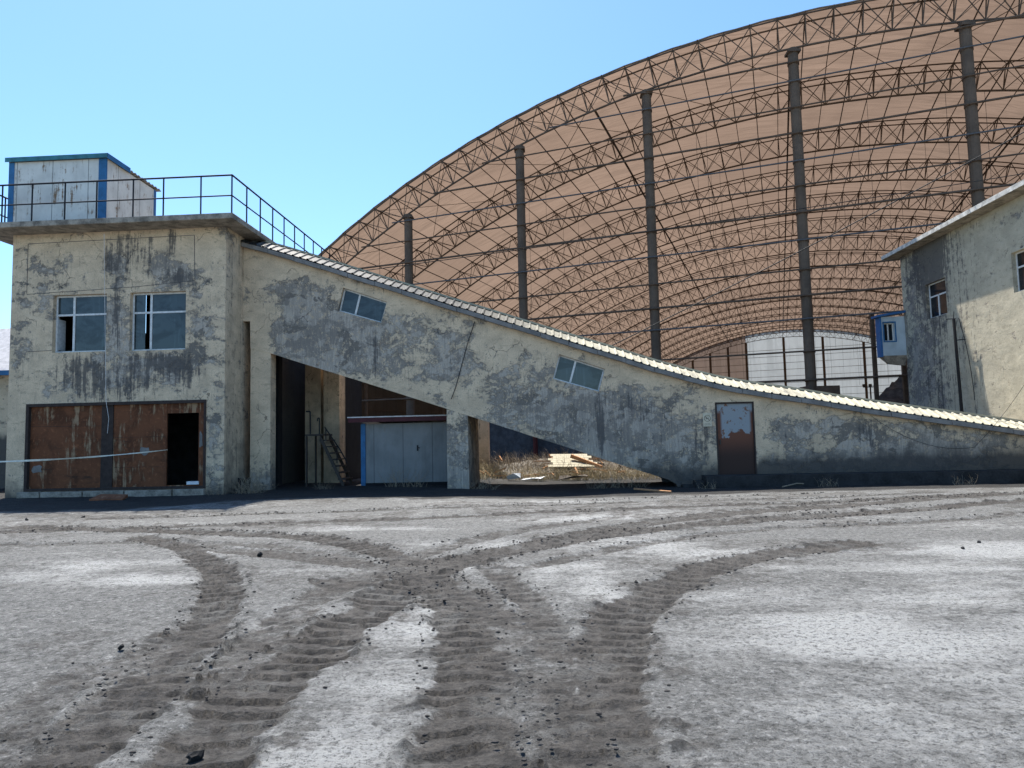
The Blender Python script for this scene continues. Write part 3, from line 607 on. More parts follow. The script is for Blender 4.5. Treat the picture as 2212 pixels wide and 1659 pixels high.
# roof: ribbed sheet over a shallow bow, with gutter and ridge cap
prof = [(YG-.20, .0), (YG-.02, .085), (YG+.16, .165), (YG+.34, .235), (YG+.48, .275), (YG+1.0, .30), (YG+1.48, .33), (YG+2.0, .30), (YGB-.45, .25), (YGB+.2, 0)]
n = 2100; X_ = np.linspace(X0+.01, XE, n); zt_ = np.interp(X_, tx, tz); per = .235; ph = (X_/per) % 1
rib = .035*np.clip(1.6-np.abs(ph-.5)*9, 0, 1)
vs = []; fs = []; m_ = len(prof)
for i in range(n):
    jag = .012*(int(X_[i]/per) % 3)
    for j, (y_, dz) in enumerate(prof): vs.append((X_[i], y_-(jag if j == 0 else 0), zt_[i]+dz+.02+rib[i]))
for i in range(n-1):
    for j in range(m_-1): a = i*m_+j; fs.append((a, a+m_, a+m_+1, a+1))
ro = MB().add(vs, fs).build('roof_sheet', M['tile'], ga); so_ = ro.modifiers.new('s', 'SOLIDIFY'); so_.thickness = .012
g = MB()
for xa, xb in zip(np.linspace(X0+.01, XE, 46)[:-1], np.linspace(X0+.01, XE, 46)[1:]):
    za, zb_ = np.interp([xa, xb], tx, tz); ya, yb = YG+.44, YG+.72
    g.hexa([(xa, ya, za+.305), (xb, ya, zb_+.305), (xb, yb, zb_+.325), (xa, yb, za+.325), (xa, ya, za+.365), (xb, ya, zb_+.365), (xb, yb, zb_+.375), (xa, yb, za+.375)])
g.build('ridge_cap', M['cream_board'], ga)
g = MB()
seg = np.linspace(X0+.03, XE, 30)
for k, (xa, xb) in enumerate(zip(seg[:-1], seg[1:])):
    xb -= .012; za, zb_ = np.interp([xa, xb], tx, tz); h_ = .13; ya, yb = YG-.22-(k % 2)*.004, YG-.08; k2 = (k*7 % 5)*.004
    g.hexa([(xa, ya, za-h_-k2), (xb, ya, zb_-h_-k2), (xb, yb, zb_-h_-k2), (xa, yb, za-h_-k2), (xa, ya, za-k2), (xb, ya, zb_-k2), (xb, yb, zb_-k2), (xa, yb, za-k2)])
g.build('gutter', M['gutter'], ga)
window(ga, gw1[0], gw1[1], gw1[2], gw1[3], (0, 1, 0), [.37], [], M['glass'], fr=.045, label='tilted two pane window higher up the slope')
window(ga, gw2[0], gw2[1], gw2[2], gw2[3], (0, 1, 0), [.37], [], M['glass'], fr=.045, label='tilted two pane window lower down the slope')
# door in the gallery
def door_mat():
    k = NT('rusty_blue_door'); x = k.n('ShaderNodeSeparateXYZ'); k.l(k.tc, x.inputs[0]); zc = dr[0].z+(dr[1].z-dr[0].z)*.56
    n = k.noise(2.2, 8, .6); zz = k.math('ADD', x.outputs[2], k.math('MULTIPLY', k.math('SUBTRACT', n, .5), 1.1)); up_ = k.step(zz, zc-.02, zc+.03)
    ex = k.step(k.math('ABSOLUTE', k.math('SUBTRACT', x.outputs[0], (dr[0].x+dr[1].x)/2+.03)), .47, .38); up_ = k.math('MULTIPLY', up_, k.math('MAXIMUM', ex, k.step(x.outputs[2], dr[1].z-.35, dr[1].z-.2)))
    ru = k.mix(k.step(x.outputs[2], zc-.7, zc), (.05, .027, .02), (.15, .06, .035)); bl = k.mix(k.step(k.noise(6, 7, .7), .55, .62), (.27, .29, .30), (.17, .08, .045))
    k.col(k.mix(up_, ru, bl)); k.bump(k.noise(25, 5), .3, .005); k.b.inputs['Roughness'].default_value = .7; return k.m
d = MB().box(dr[0].x+.04, dr[1].x-.03, YG+.04, YG+.09, dr[0].z+.01, dr[1].z-.04); dro = d.build('door', door_mat(), ga); dro['label'] = 'rusty steel door with a blue grey upper half'
g = MB(); g.box(dr[0].x-.01, dr[0].x+.038, YG-.012, YG+.12, dr[0].z, dr[1].z+.01); g.box(dr[1].x-.028, dr[1].x+.01, YG-.012, YG+.12, dr[0].z, dr[1].z+.01); g.box(dr[0].x+.038, dr[1].x-.028, YG-.012, YG+.12, dr[1].z-.038, dr[1].z+.01); g.build('door_frame', M['rust_dark'], ga)
bevel(MB().box(dr[0].x+.08, dr[0].x+.12, YG+.01, YG+.04, dr[0].z+.9, dr[0].z+1.05).build('door_handle', M['steel'], ga), .005)
# plinth in front of the low part
YP = 20.0; pz = [(1507, 1040), (1526, 1029), (2212, 1011), (2330, 1008)]; pp = [onY(u, v, YP) for u, v in pz]
g = MB(); g.box(pp[1].x, XE+.3, YP, YG-.002, -.4, pp[1].z); g.box(pp[0].x, pp[1].x-.01, YP+.12, YG-.002, -.4, pp[0].z); g.box(pp[0].x-.35, pp[0].x-.02, YP+.3, YG-.002, -.4, pp[0].z-.12)
def paint_pl(c): return (.53, .42, (.95 if c.z < pp[1].z-.03 else .5) if c.x > 5 else .7)
g.build('plinth', simple('coal_stained_concrete', (.032, .031, .031), .95, .5, 2.2, bump=.6), ga)
# piers
def paint_pier(c):
    x, y, z = c; return (.40+.22*math.exp(-(z/1.0)**2)+(.13 if x > -4 else 0), .42, .30*math.exp(-(z/.9)**2)+(.0 if y < YG+.05 else .30))
a = onY(540.5, 900, YG+.01).x; b = onY(584, 900, YG+.01).x
painted('pier', MB().box(a, b, YG+.012, YG+.42, -.5, 4.45).mesh('p'), M['plaster'], ga, paint_pier, .25)
a2 = onY(965, 900, YG+.01).x; b2 = onY(1010, 900, YG+.01).x
painted('pier', MB().hexa([(a2-.0, YG-.08, -.5), (b2+.03, YG-.08, -.5), (b2+.03, YGB, -.5), (a2, YGB, -.5), (a2, YG+.012, 2.36), (b2, YG+.012, 2.2), (b2, YGB, 2.2), (a2, YGB, 2.36)]).mesh('p'), M['plaster'], ga, paint_pier, .25)
for (ua, ub, yy, dp) in ((659, 693, 24.2, .35), (699, 733, 23.9, .7), (592, 602, 22.4, .3)):
    a = onY(ua, 900, yy).x; b = onY(ub, 900, yy).x
    painted('pier', MB().box(a, b, yy, yy+dp, -.4, 5.2).mesh('p'), M['plaster'] if ua > 600 else M['black'], ga, lambda c: (.40, .42, .34 if c.y < 24.6 else .5), .3)  # the narrow leftmost pier is painted black as gallery shade
# dark bays behind the piers: rear store walls painted black as deep shade
st_ = empty('rear_store', (-8.3, 26.5, 0), 'store wall behind the two cream piers under the gallery, painted black as deep shade', 'building')
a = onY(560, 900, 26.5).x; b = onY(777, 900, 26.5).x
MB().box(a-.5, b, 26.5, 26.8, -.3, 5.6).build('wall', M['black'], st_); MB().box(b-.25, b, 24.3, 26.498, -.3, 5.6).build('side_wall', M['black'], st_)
a = onY(1031, 900, 27.5).x; b = onY(1053, 900, 27.5).x
# lone cream pier behind
lp = painted('pipe_pier', MB().box(a, b, 27.5, 28.3, -.3, 4.6).mesh('p'), M['plaster'], None, lambda c: (.36, .42, .1+.5*math.exp(-(c.z/.5)**2)), .3); tag(lp, 'cream plastered pier standing behind the gallery just right of the nearer pier', 'pier')

# no smoking notice
sp = [onY(u, v, YG-.02) for u, v in ((1518, 893), (1538, 921))]
def sign():
    k = empty('notice_sign', ((sp[0].x+sp[1].x)/2, YG-.02, sp[1].z), 'faded cream notice with a barred circle beside the rusty door', 'sign')
    cx = (sp[0].x+sp[1].x)/2; w_ = (sp[1].x-sp[0].x)/2; zt_ = sp[0].z; zb_ = sp[1].z; cz_ = zt_-(zt_-zb_)*.38; r = w_*.72
    MB().box(cx-w_, cx+w_, YG-.03, YG-.018, zb_, zt_).build('board', simple('faded_board', (.56, .49, .36), .7, .15, 12), k)
    ink = simple('faded_ink', (.10, .09, .08), .8, .3, 20, bump=0); g = MB(); N = 28
    for i in range(N):
        p = Vector((cx+r*cos(2*pi*i/N), YG-.033, cz_+r*sin(2*pi*i/N))); q = Vector((cx+r*cos(2*pi*(i+1)/N), YG-.033, cz_+r*sin(2*pi*(i+1)/N))); g.bar(p, q, .007)
    g.build('ring', ink, k); MB().bar((cx-r*.7, YG-.033, cz_+r*.7), (cx+r*.7, YG-.033, cz_-r*.7), .007).build('slash', ink, k)
    g = MB(); g.bar((cx-r*.45, YG-.032, cz_-.005), (cx+r*.4, YG-.032, cz_-.005), .008); g.bar((cx+.03, YG-.032, cz_+.01), (cx+.02, YG-.032, cz_+.05), .004); g.bar((cx-.02, YG-.032, cz_-.03), (cx-.05, YG-.032, cz_+.03), .005); g.build('symbol', ink, k)
    g = MB()
    for j in range(2):
        x0_ = cx-w_*.7
        while x0_ < cx+w_*.6: l_ = random.uniform(.012, .03); z0_ = zb_+.045+j*.035; g.box(x0_, x0_+l_, YG-.033, YG-.0302, z0_, z0_+.012); x0_ += l_+.012
    g.build('worn_print', ink, k)
sign()

# ------------------------------------------------------------------ panel shed below the gallery
YH = 21.9
hs = empty('panel_shed', (-4.6, YH, 0), 'low grey panel shed with maroon roof edge and blue corner post between the piers', 'shed')
x0_ = onY(777, 1000, YH).x; x1_ = a2+.0; zt_ = onY(870, 914, YH).z; zb_ = -.1
MB().box(x0_+.2, x1_+.4, YH, YH+.06, .1, zt_).build('front_panel', M['panel_grey'], hs); MB().box(x0_+.2, x0_+.26, YH+.062, YH+2.3, .1, zt_).build('side_panel', M['panel_grey'], hs)
MB().box(x0_+.262, x1_+.4, YH+2.24, YH+2.3, .1, zt_).build('rear_panel', M['panel_grey'], hs)
MB().box(x0_+.05, x0_+.198, YH-.03, YH+.1, -.2, zt_).build('corner_post', M['blue'], hs); MB().box(x0_+.2, x1_+.4, YH-.05, YH+.05, -.3, .098).build('base', M['black'], hs)
z1 = onY(752, 902, YH-.35).z; z2_ = onY(964, 910, YH-.35).z; xa = onY(752, 902, YH-.35).x; xb = x1_+.3
g = MB(); g.hexa([(xa, YH-.36, z1-.16), (xb, YH-.36, z1-.16), (xb, YH-.33, z1-.16), (xa, YH-.33, z1-.16), (xa, YH-.36, z1-.02), (xb, YH-.36, z1-.02), (xb, YH-.33, z1-.02), (xa, YH-.33, z1-.02)]); g.build('fascia', M['redtrim'], hs)
g = MB(); g.hexa([(xa-.02, YH-.38, z1-.018), (xb, YH-.38, z1-.018), (xb, YH+2.5, z1-.2), (xa-.02, YH+2.5, z1-.2), (xa-.02, YH-.38, z1+.018), (xb, YH-.38, z1+.018), (xb, YH+2.5, z1-.16), (xa-.02, YH+2.5, z1-.16)]); g.build('roof', M['lighttrim'], hs)
p = onY(902, 967, YH-.02); g = MB(); g.box(p.x-.02, p.x+.02, YH-.03, YH-.002, p.z-.1, p.z+.08); g.bar((p.x-.02, YH-.04, p.z), (p.x+.07, YH-.04, p.z), .012, 6); g.build('latch', M['steel_black'], hs)

# ------------------------------------------------------------------ stair under the gallery
YT = 22.3
stt = empty('steel_stair', (-7, YT, 0), 'black steel stair with landing and handrail in the shade behind the first pier', 'stair')
P_ = lambda u, v, y=YT: onY(u, v, y)
l0 = P_(661, 938); l1 = P_(699, 940); b0 = P_(745, 1040)
g = MB(); g.box(l0.x, l1.x, YT-.1, YT+.9, l0.z-.06, l0.z); g.build('landing', M['steel'], stt)
for yy in (YT-.1, YT+.85):
    g = MB(); d_ = Vector((b0.x-l1.x, 0, -.05-l0.z)); a = Vector((l1.x-.1, yy, l0.z-.1)); b = Vector((b0.x, yy, -.05)); g.hexa([a+Vector((0, 0, -.1)), b+Vector((0, 0, -.1)), b+Vector((0, .05, -.1)), a+Vector((0, .05, -.1)), a+Vector((0, 0, .12)), b+Vector((0, 0, .12)), b+Vector((0, .05, .12)), a+Vector((0, .05, .12))]); g.build('stringer', M['steel'], stt)
for k in range(1, 8):
    t = k/8; x_ = l1.x-.1+(b0.x-l1.x+.1)*t; z_ = l0.z*(1-t); MB().box(x_-.12, x_+.12, YT-.048, YT+.848, z_-.02, z_+.02).build('tread', M['steel'], stt)
g = MB(); a = P_(670, 889); b = P_(670.5, 938); c_ = P_(661, 889); g.bar(c_, a, .025, 6); g.bar(a, b, .025, 6); g.build('handrail', M['steel_black'], stt)
g = MB(); g.path([P_(686, 910), P_(686, 904), P_(690, 903), P_(690, 938)], .022, 6); g.path([P_(701, 922), P_(735, 972), P_(750, 1000)], .022, 6); g.bar(P_(704, 926), P_(704, 950), .018, 6); g.bar(P_(728, 962), P_(728, 1000), .018, 6); g.build('handrail', M['steel_black'], stt)
g = MB(); g.bar((l0.x+.05, YT-.08, l0.z-.05), (l0.x+.05, YT-.08, -.2), .04); g.bar((l0.x+.05, YT+.8, l0.z-.05), (l0.x+.05, YT+.8, -.2), .04); g.build('leg', M['steel'], stt)

# ------------------------------------------------------------------ right building
XW = 15.0
pb_ = empty('plant_building', (20, 24, 0), 'tall pale streaked building at the right with a concrete eave and small windows', 'building')
fy = onX(1944, 555, XW).y; ez = onX(1944, 555, XW).z
WIN = [[onX(2003, 689, XW), onX(2048, 600, XW)], [onX(2190, 628, XW), onX(2215, 536, XW)]]
wins = []
wz0, wz1 = onX(2003, 690, XW).z, onX(2003, 614, XW).z
wya, wyb = onX(2003, 689, XW).y, onX(2047, 680, XW).y
w2ya = onX(2190, 628, XW).y; w2yb = w2ya-(wya-wyb); w2z0 = onX(2190, 633, XW).z; w2z1 = onX(2187, 546, XW).z
rb_b = [(fy-1.2, 3.5, 1.6, 4, .10), (fy-.8, 1, 2, 2, .05)]
def paint_rb(c):
    x, y, z = c
    dd = fy-y; r = .425+.16*math.exp(-((dd-1.0)/1.6)**2)*(1 if z < 6 else .6)
    s = .395+.15*math.exp(-((dd-2.0)/1.7)**2)*math.exp(-((8.3-z)/1.8)**2)+.09*math.exp(-((dd-2.4)/1.2)**2)+.05*math.exp(-((dd-4.5)/.8)**2)
    return (r, s, .30*math.exp(-((z)/1.5)**2)*(dd < 3)+.3*math.exp(-((ez-z)/.15)**2)+.15*math.exp(-(dd/1.6)**2)+.16*math.exp(-((dd-2.2)/.8)**2))
g = MB().box(XW, XW+.3, 17.2, fy, -.4, ez-.02)
me = cut(g, [MB().box(XW-.5, XW+.9, wyb, wya, wz0, wz1), MB().box(XW-.5, XW+.9, w2yb, w2ya, w2z0, w2z1)])
painted('side_wall', me, M['plaster_pale'], pb_, paint_rb, .28)
painted('rear_wall', MB().box(XW+.302, XW+11, fy-.3, fy, -.4, ez-.02).mesh('r'), M['plaster_pale'], pb_, lambda c: (.45, .42, .2), .9)
painted('front_wall', MB().box(XW+.302, XW+11, 17.2, 17.5, -.4, ez-.02).mesh('r'), M['plaster_pale'], pb_, lambda c: (.45, .42, .2), .9)
MB().box(XW+10.7, XW+11, 17.502, fy-.302, -.4, ez-.02).build('end_wall', M['slab'], pb_)
OV = .55
bevel(MB().box(XW-OV, XW+11.3, 16.8, fy+.45, ez-.018, ez+.16).build('roof_slab', M['slab'], pb_), .02)
MB().box(XW-OV-.012, XW-OV-.001, 16.8, fy+.45, ez-.005, ez+.15).build('eave_fascia', simple('limewashed_concrete', (.52, .50, .46), .9, .45, 5, bump=.6), pb_)
window(pb_, (XW, wya, wz0), (XW, wyb, wz0), (XW, wyb, wz1), (XW, wya, wz1), (1, 0, 0), [.45], [.62], M['glass_dark'], fr=.05, fulltop=True, label='small window near the far corner with panes below a wide light')
window(pb_, (XW, w2ya, w2z0), (XW, w2yb, w2z0), (XW, w2yb, w2z1), (XW, w2ya, w2z1), (1, 0, 0), [.45], [.62], M['glass_dark'], fr=.05, fulltop=True, label='second small window cut by the photo edge')
# hanging cabin at the far corner
YK = fy-.04
hc = empty('hanging_cabin', (XW-.6, YK, 4.4), 'small pale blue cabin with bright blue roof hung on the corner of the tall building', 'cabin')
ka = onY(1905, 770, YK); kb = onY(1943, 770, YK); kz1 = onY(1924, 684, YK).z; kz0 = onY(1924, 768, YK).z; kx0 = ka.x; kx1 = min(XW-.004, kb.x+.2)
kw = [onY(1911, 737, YK), onY(1932, 697, YK)]
me = cut(MB().box(kx0, XW-.004, YK, YK+.34, kz0, kz1), [MB().box(kw[0].x, kw[1].x, YK-.3, YK+.4, kw[0].z, kw[1].z)])
o = link('cabin_body', me, hc); me.materials.clear(); me.materials.append(M['panel_cabin'])
MB().box(kx0-.02, kx0+.06, YK-.02, YK+.36, kz0-.05, kz1).build('corner_trim', M['blue2'], hc)
g = MB(); g.hexa([(kx0-.14, YK-.14, kz1-.02), (XW-.01, YK-.14, kz1+.14), (XW-.01, YK+.45, kz1+.14), (kx0-.14, YK+.45, kz1-.02), (kx0-.14, YK-.14, kz1+.07), (XW-.01, YK-.14, kz1+.23), (XW-.01, YK+.45, kz1+.23), (kx0-.14, YK+.45, kz1+.07)]); g.build('roof', M['blue2'], hc)
g = MB(); g.hexa([(kx0+.35, YK+.15, kz0-.34), (XW-.01, YK+.15, kz0-.42), (XW-.01, YK+.3, kz0-.42), (kx0+.35, YK+.3, kz0-.34), (kx0, YK, kz0-.001), (XW-.01, YK, kz0-.001), (XW-.01, YK+.34, kz0-.001), (kx0, YK+.34, kz0-.001)]); g.build('floor_bracket', M['slab'], hc)
window(hc, (kw[0].x, YK, kw[0].z), (kw[1].x, YK, kw[0].z), (kw[1].x, YK, kw[1].z), (kw[0].x, YK, kw[1].z), (0, 1, 0), [.5], [], M['glass_dark'], fr=.04)
g = MB(); e_ = .05
g.box(kw[0].x-e_, kw[1].x+e_, YK-.015, YK-.001, kw[1].z, kw[1].z+e_); g.box(kw[0].x-e_, kw[1].x+e_, YK-.015, YK-.001, kw[0].z-e_, kw[0].z); g.box(kw[0].x-e_, kw[0].x, YK-.015, YK-.001, kw[0].z, kw[1].z); g.box(kw[1].x, kw[1].x+e_, YK-.015, YK-.001, kw[0].z, kw[1].z); g.build('window_surround', M['blue'], hc)
# wire pole leaning by the wall
XPp = XW-.35; q0 = onX(2060, 688, XPp); q1 = onX(2080, 895, XPp)
wp = empty('wire_pole', (q1.x, q1.y, 0), 'thin dark steel pole with loose wires standing against the pale wall', 'pole')
MB().bar((q1.x, q1.y, -.1), q0, .06, 4, .05).build('shaft', M['steel_black'], wp)
g = MB(); g.bar(q0+Vector((0, .45, .05)), q0+Vector((0, -.1, -.02)), .02, 5); g.bar(q0+Vector((0, 0, .0)), q0+Vector((0, -.05, .25)), .015, 5); m_ = q0*.77+q1*.23; g.bar(m_, m_+Vector((.2, -.25, 0)), .02, 5); g.build('bracket', M['steel_black'], wp)
g = MB(); pts = [q0+Vector((.15, -.05-.9*t*1.2+.5*t*t, -3.0*t)) for t in np.linspace(0, 1, 9)]; g.path(pts, .012, 5); g.build('loose_wire', M['cable'], wp)

# ------------------------------------------------------------------ far left low house
lhx = onY(15, 900, 24).x
lh = empty('low_house', (-21, 24, 0), 'low cream house with pale ribbed roof and blue eave just showing at the left edge', 'house')
lz = onY(3, 808, 23.6).z
def paint_lh(c): return (.42, .42, .9 if c.z < 1.9 else (.05 if c.z < 2.6 else .02))
painted('wall', MB().box(-30, -17.2, 24, 30, -.2, lz).mesh('lh'), M['plaster'], lh, paint_lh, .5)
MB().box(-30.3, -17.0, 23.5, 23.62, lz-.05, lz+.12).build('eave_board', M['blue'], lh)
vs = []; fs = []; n_ = 40
for i in range(n_+1):
    t = i/n_; y_ = 23.55+3.2*t; z_ = lz+.13+2.1*t+(.05 if i % 2 else 0); vs += [(-30.3, y_, z_), (-17.0, y_, z_)]
for i in range(n_): fs.append((2*i, 2*i+1, 2*i+3, 2*i+2))
o = MB().add(vs, fs).build('roof', M['lighttrim'], lh); o.modifiers.new('s', 'SOLIDIFY').thickness = .03
MB().add([(-17.05, 23.6, lz), (-17.05, 30, lz), (-17.05, 26.7, lz+2.1), (-17.2, 23.6, lz), (-17.2, 30, lz), (-17.2, 26.7, lz+2.1)], [(0, 1, 2), (5, 4, 3), (0, 3, 4, 1), (1, 4, 5, 2), (2, 5, 3, 0)]).build('gable', M['slab'], lh)
MB().prism([(-18.9, .9), (-18.2, .7), (-17.6, 2.2), (-17.7, 3.2), (-18.3, 3.6), (-18.5, 2.4)], 23.95, 23.99).build('broken_render', M['black'], lh)

# ------------------------------------------------------------------ great arched coal shed
TH = radians(18); E1 = Vector((cos(TH), -sin(TH), 0)); E2 = Vector((sin(TH), cos(TH), 0)); SC = .916
PB = onY(1740, 300, 36.0*SC); PB.z = 0
Rb = 54*SC; ZC = (21.9-EYE)*SC+EYE; CEN = ZC-Rb; T0 = .3*SC; DEP = 1.40; NA = 17; LS = 7.7*SC; LEN = LS*(NA-1)
dth = 1.39/(54+1.75); K0, K1 = -31, 31
cs = empty('coal_shed', PB, 'huge open-ended coal shed with steel truss arches under a tan membrane roof', 'shed')
def AP(k, r, L, off=0.): a = k*dth; return PB+E1*(T0+r*sin(a))+E2*L+Vector((0, 0, CEN+r*cos(a)))
def tzb(t, r=Rb): return CEN+sqrt(max(r*r-(t-T0)**2, 0))
def arch():
    g = MB(); rb = .060; rt2 = .042; rd = .0245; o1, o2 = -.38, .38
    for k in range(K0, K1+1):
        b = AP(k, Rb, 0); A_ = AP(k, Rb+DEP, o1); B2 = AP(k, Rb+DEP, o2)
        g.bar(b, A_, rd*1.25); g.bar(b, B2, rd*1.25); g.bar(A_, B2, rd)
        if k < K1:
            b2_ = AP(k+1, Rb, 0); A2_ = AP(k+1, Rb+DEP, o1); B3 = AP(k+1, Rb+DEP, o2)
            g.bar(b, b2_, rb, 6); g.bar(A_, A2_, rt2); g.bar(B2, B3, rt2); g.bar(b, A2_, rd); g.bar(b2_, A_, rd)
            g.bar(b, B3, rd*.8) if k % 2 else g.bar(b2_, B2, rd*.8)
    return g
proto = arch().build('arch_truss', M['truss'], cs)
mpi = proto.matrix_parent_inverse.copy()
for i in range(1, NA):
    o = proto.copy(); COL.objects.link(o); o.parent = cs; o.matrix_parent_inverse = mpi; o.location = E2*(LS*i)
# purlins under the membrane
pl0 = None
for k in range(K0, K1+1):
    g = MB(); segs = 8; r_ = Rb+DEP+.06; a = AP(k, r_, -.5); b = AP(k, r_, LEN+.4); g.bar(a, b, .036 if k % 2 == 0 else .027); g.build('purlin', M['truss'], cs)
for t in (-11.3*SC, -.5*SC, 13.2*SC):
    g = MB(); z_ = tzb(t); p = PB+E1*t; g.bar(p+Vector((0, 0, z_)), p+Vector((0, 0, z_))+E2*LEN, .058, 6); g.build('longitudinal_tie', M['truss'], cs)
# X bracing wires in the first bays
for i in range(0, NA-1, 5):
    g = MB()
    for k in range(-28, 28, 4): g.bar(AP(k, Rb+DEP, LS*i), AP(k+4, Rb+DEP, LS*(i+1)), .018); g.bar(AP(k+4, Rb+DEP, LS*i), AP(k, Rb+DEP, LS*(i+1)), .018)
    g.build('bracing_wire', M['truss'], cs)
# thin hangers dropping from the arches
for i in range(1, 12):
    for t in (-17, -15.8, -6.0, -5.4, 7.2, 9, 16, 3.4):
        g = MB(); t2 = t+((i*37) % 5)*.12; p = PB+E1*t2+E2*(LS*i); g.bar(p+Vector((0, 0, tzb(t2))), p+Vector((0, 0, tzb(t2)-5-((i*13+int(t*7)) % 5)*2)), .011, 3); g.build('hanger_wire', M['cable'], cs)
# membrane, bellied a little between the arches
nk = (K1-K0+1)*2; nl = NA*8; vs = []; fs = []
for i in range(nl+1):
    L = -.3+(LEN+.75)*i/nl; ph_ = ((L/LS) % 1)
    for j in range(nk+1):
        k = K0-.5+(K1-K0+1)*j/nk; r_ = Rb+DEP+.14+.05*sin(pi*ph_)+.02*sin(j*1.7+i*.6); vs.append(AP(k, r_, L))
for i in range(nl):
    for j in range(nk): a = i*(nk+1)+j; fs.append((a, a+nk+1, a+nk+2, a+1))
MB().add(vs, fs).build('membrane_roof', M['membrane'], cs, True)
g = MB()
for j in range(nk): g.bar(vs[j], vs[j+1], .045, 5)
g.build('edge_beam', simple('edge_rope', (.22, .17, .12), .9, .3, 2), cs)
# columns and girts of the near end
TC = [(-.39+7.86*k)*SC for k in range(-4, 6)]
for t in TC:
    zt_ = tzb(t)
    if zt_ < 7: continue
    p = PB+E1*t; o = MB().bar(p+Vector((0, 0, -.3)), p+Vector((0, 0, zt_-.05)), .245, 14).build('column', M['column'], cs)
    g = MB()
    for zz in (zt_-.3,): g.box(p.x-.3, p.x+.3, p.y-.3, p.y+.3, zz, zz+.12)
    g.build('column_cap', M['truss'], cs)
GZ = [(z-EYE)*SC+EYE for z in (21.0, 19.96, 18.52, 17.11, 15.6, 14.27, 12.84, 11.36, 9.8, 8.43, 7.21, 5.52, 4.03)]
tm = T0+2.2*SC
TP = None
for i, z_ in enumerate(GZ):
    hw = sqrt(max(Rb*Rb-(z_-CEN)**2, 0)); ta, tb = T0-hw, T0+hw
    a = PB+E1*ta-E2*.28; b = PB+E1*tb-E2*.28
    o = MB().bar(a+Vector((0, 0, z_)), b+Vector((0, 0, z_)), .042 if i % 3 else .055, 6).build('girt', M['truss'] if i % 3 != 1 else M['wire_grey'], cs)
    for t in TC[2:]:
        if tzb(t) > z_+.4: p = PB+E1*t+Vector((0, 0, z_)); MB().bar(p-Vector((0, 0, .06)), p+Vector((0, 0, .06)), .275, 12).build('column_collar', M['truss'], cs)
k_ = sight(1888, 760); n_ = E2; s_ = PB.dot(n_)/k_.dot(n_) if False else (PB-O).dot(n_)/k_.dot(n_); pp_ = O+k_*s_
MB().bar((pp_.x, pp_.y, -.3), (pp_.x, pp_.y, GZ[-3]), .11).build('door_post', M['truss'], cs)
k_ = sight(1950, 760); s_ = (PB-O).dot(n_)/k_.dot(n_); pp_ = O+k_*s_
MB().bar((pp_.x, pp_.y, -.3), (pp_.x, pp_.y, GZ[-2]), .11).build('door_post', M['truss'], cs)
# low dark wall panels closing the left half of the near end
tL = T0-Rb*sin(31*dth); g = MB(); a = PB+E1*tL-E2*.5; b = PB+E1*(-1.5)-E2*.5; q = E2*.12; z1_ = Vector((0, 0, 2.75))
g.hexa([a-Vector((0, 0, .3)), b-Vector((0, 0, .3)), b+q-Vector((0, 0, .3)), a+q-Vector((0, 0, .3)), a+z1_, b+z1_, b+q+z1_, a+q+z1_]); g.build('low_end_wall', M['conc_dark'], cs)
p = PB+E1*(13.0-12.45) if False else PB+E1*(-.1); g = MB(); g.box(p.x-.55, p.x+1.0, p.y-.1, p.y+1.2, -.3, onY(1760, 834, p.y).z); g.build('column_base', simple('brown_concrete', (.13, .085, .06), .9, .2, 3), cs)
g = MB(); r_ = simple('red_pipe_paint', (.10, .022, .018), .7, .3, 4); k_ = sight(1157, 980); s_ = (PB-E2*.7-O).dot(E2)/k_.dot(E2); q_ = O+k_*s_; g.bar((q_.x, q_.y, -.3), (q_.x, q_.y, 3.4), .13, 8); g.build('red_pipe', r_, cs)
# long side walls
for sgn in (-1, 1):
    th_ = 31.3*dth*sgn; p = PB+E1*(T0+(Rb+DEP)*sin(th_)); zt_ = CEN+(Rb+DEP)*cos(th_)
    g = MB(); n2 = 17; q = E1*(.08*sgn)
    for i in range(n2-1):
        a = p+E2*(LS*i); b = p+E2*(LS*(i+1)-.02); Z = Vector((0, 0, zt_)); D_ = Vector((0, 0, -.3)); g.hexa([a+D_, b+D_, b+q+D_, a+q+D_, a+Z, b+Z, b+q+Z, a+q+Z])
    g.build('side_wall', M['sidewall'], cs)
    for i in range(0, NA):
        a = PB+E1*(T0+Rb*sin(31*dth*sgn))+E2*(LS*i); MB().bar(a-Vector((0, 0, .3)), a+Vector((0, 0, CEN+Rb*cos(31*dth))), .16, 6).build('side_column', M['column'], cs)
    g = MB()
    for z_ in np.arange(.8, zt_, 1.1): a = p-E1*(.15*sgn)+Vector((0, 0, z_)); g.bar(a, a+E2*LEN, .035)
    g.build('side_girt', M['truss'], cs)
# far end wall
def endwall(t0, t1, mat, name):
    g = MB(); ts = list(np.linspace(t0, t1, 40)); p0 = PB+E2*(LEN+.3)
    lowz = -.3
    for a, b in zip(ts, ts[1:]):
        A_ = p0+E1*a; B2 = p0+E1*b; za, zb_ = tzb(a, Rb+DEP)+.17, tzb(b, Rb+DEP)+.17
        g.add([A_+Vector((0, 0, lowz)), B2+Vector((0, 0, lowz)), B2+Vector((0, 0, zb_)), A_+Vector((0, 0, za))], [(0, 1, 2, 3)])
    g.build(name, mat, cs)
tc = TC[3]; tR = -tL
endwall(tL, tc, M['endwall_brown'], 'far_wall_brown'); endwall(tc+.01, tR, M['endwall_white'], 'far_wall_white')
ts = [t for t in TC if t >= tc-.1]+[tc-3.6*k for k in range(1, 8)]
for t in ts:
    if tzb(t) > 6: p = PB+E1*t+E2*(LEN-.1); MB().bar(p-Vector((0, 0, .3)), p+Vector((0, 0, tzb(t))), .24, 6).build('far_column', M['column'], cs)
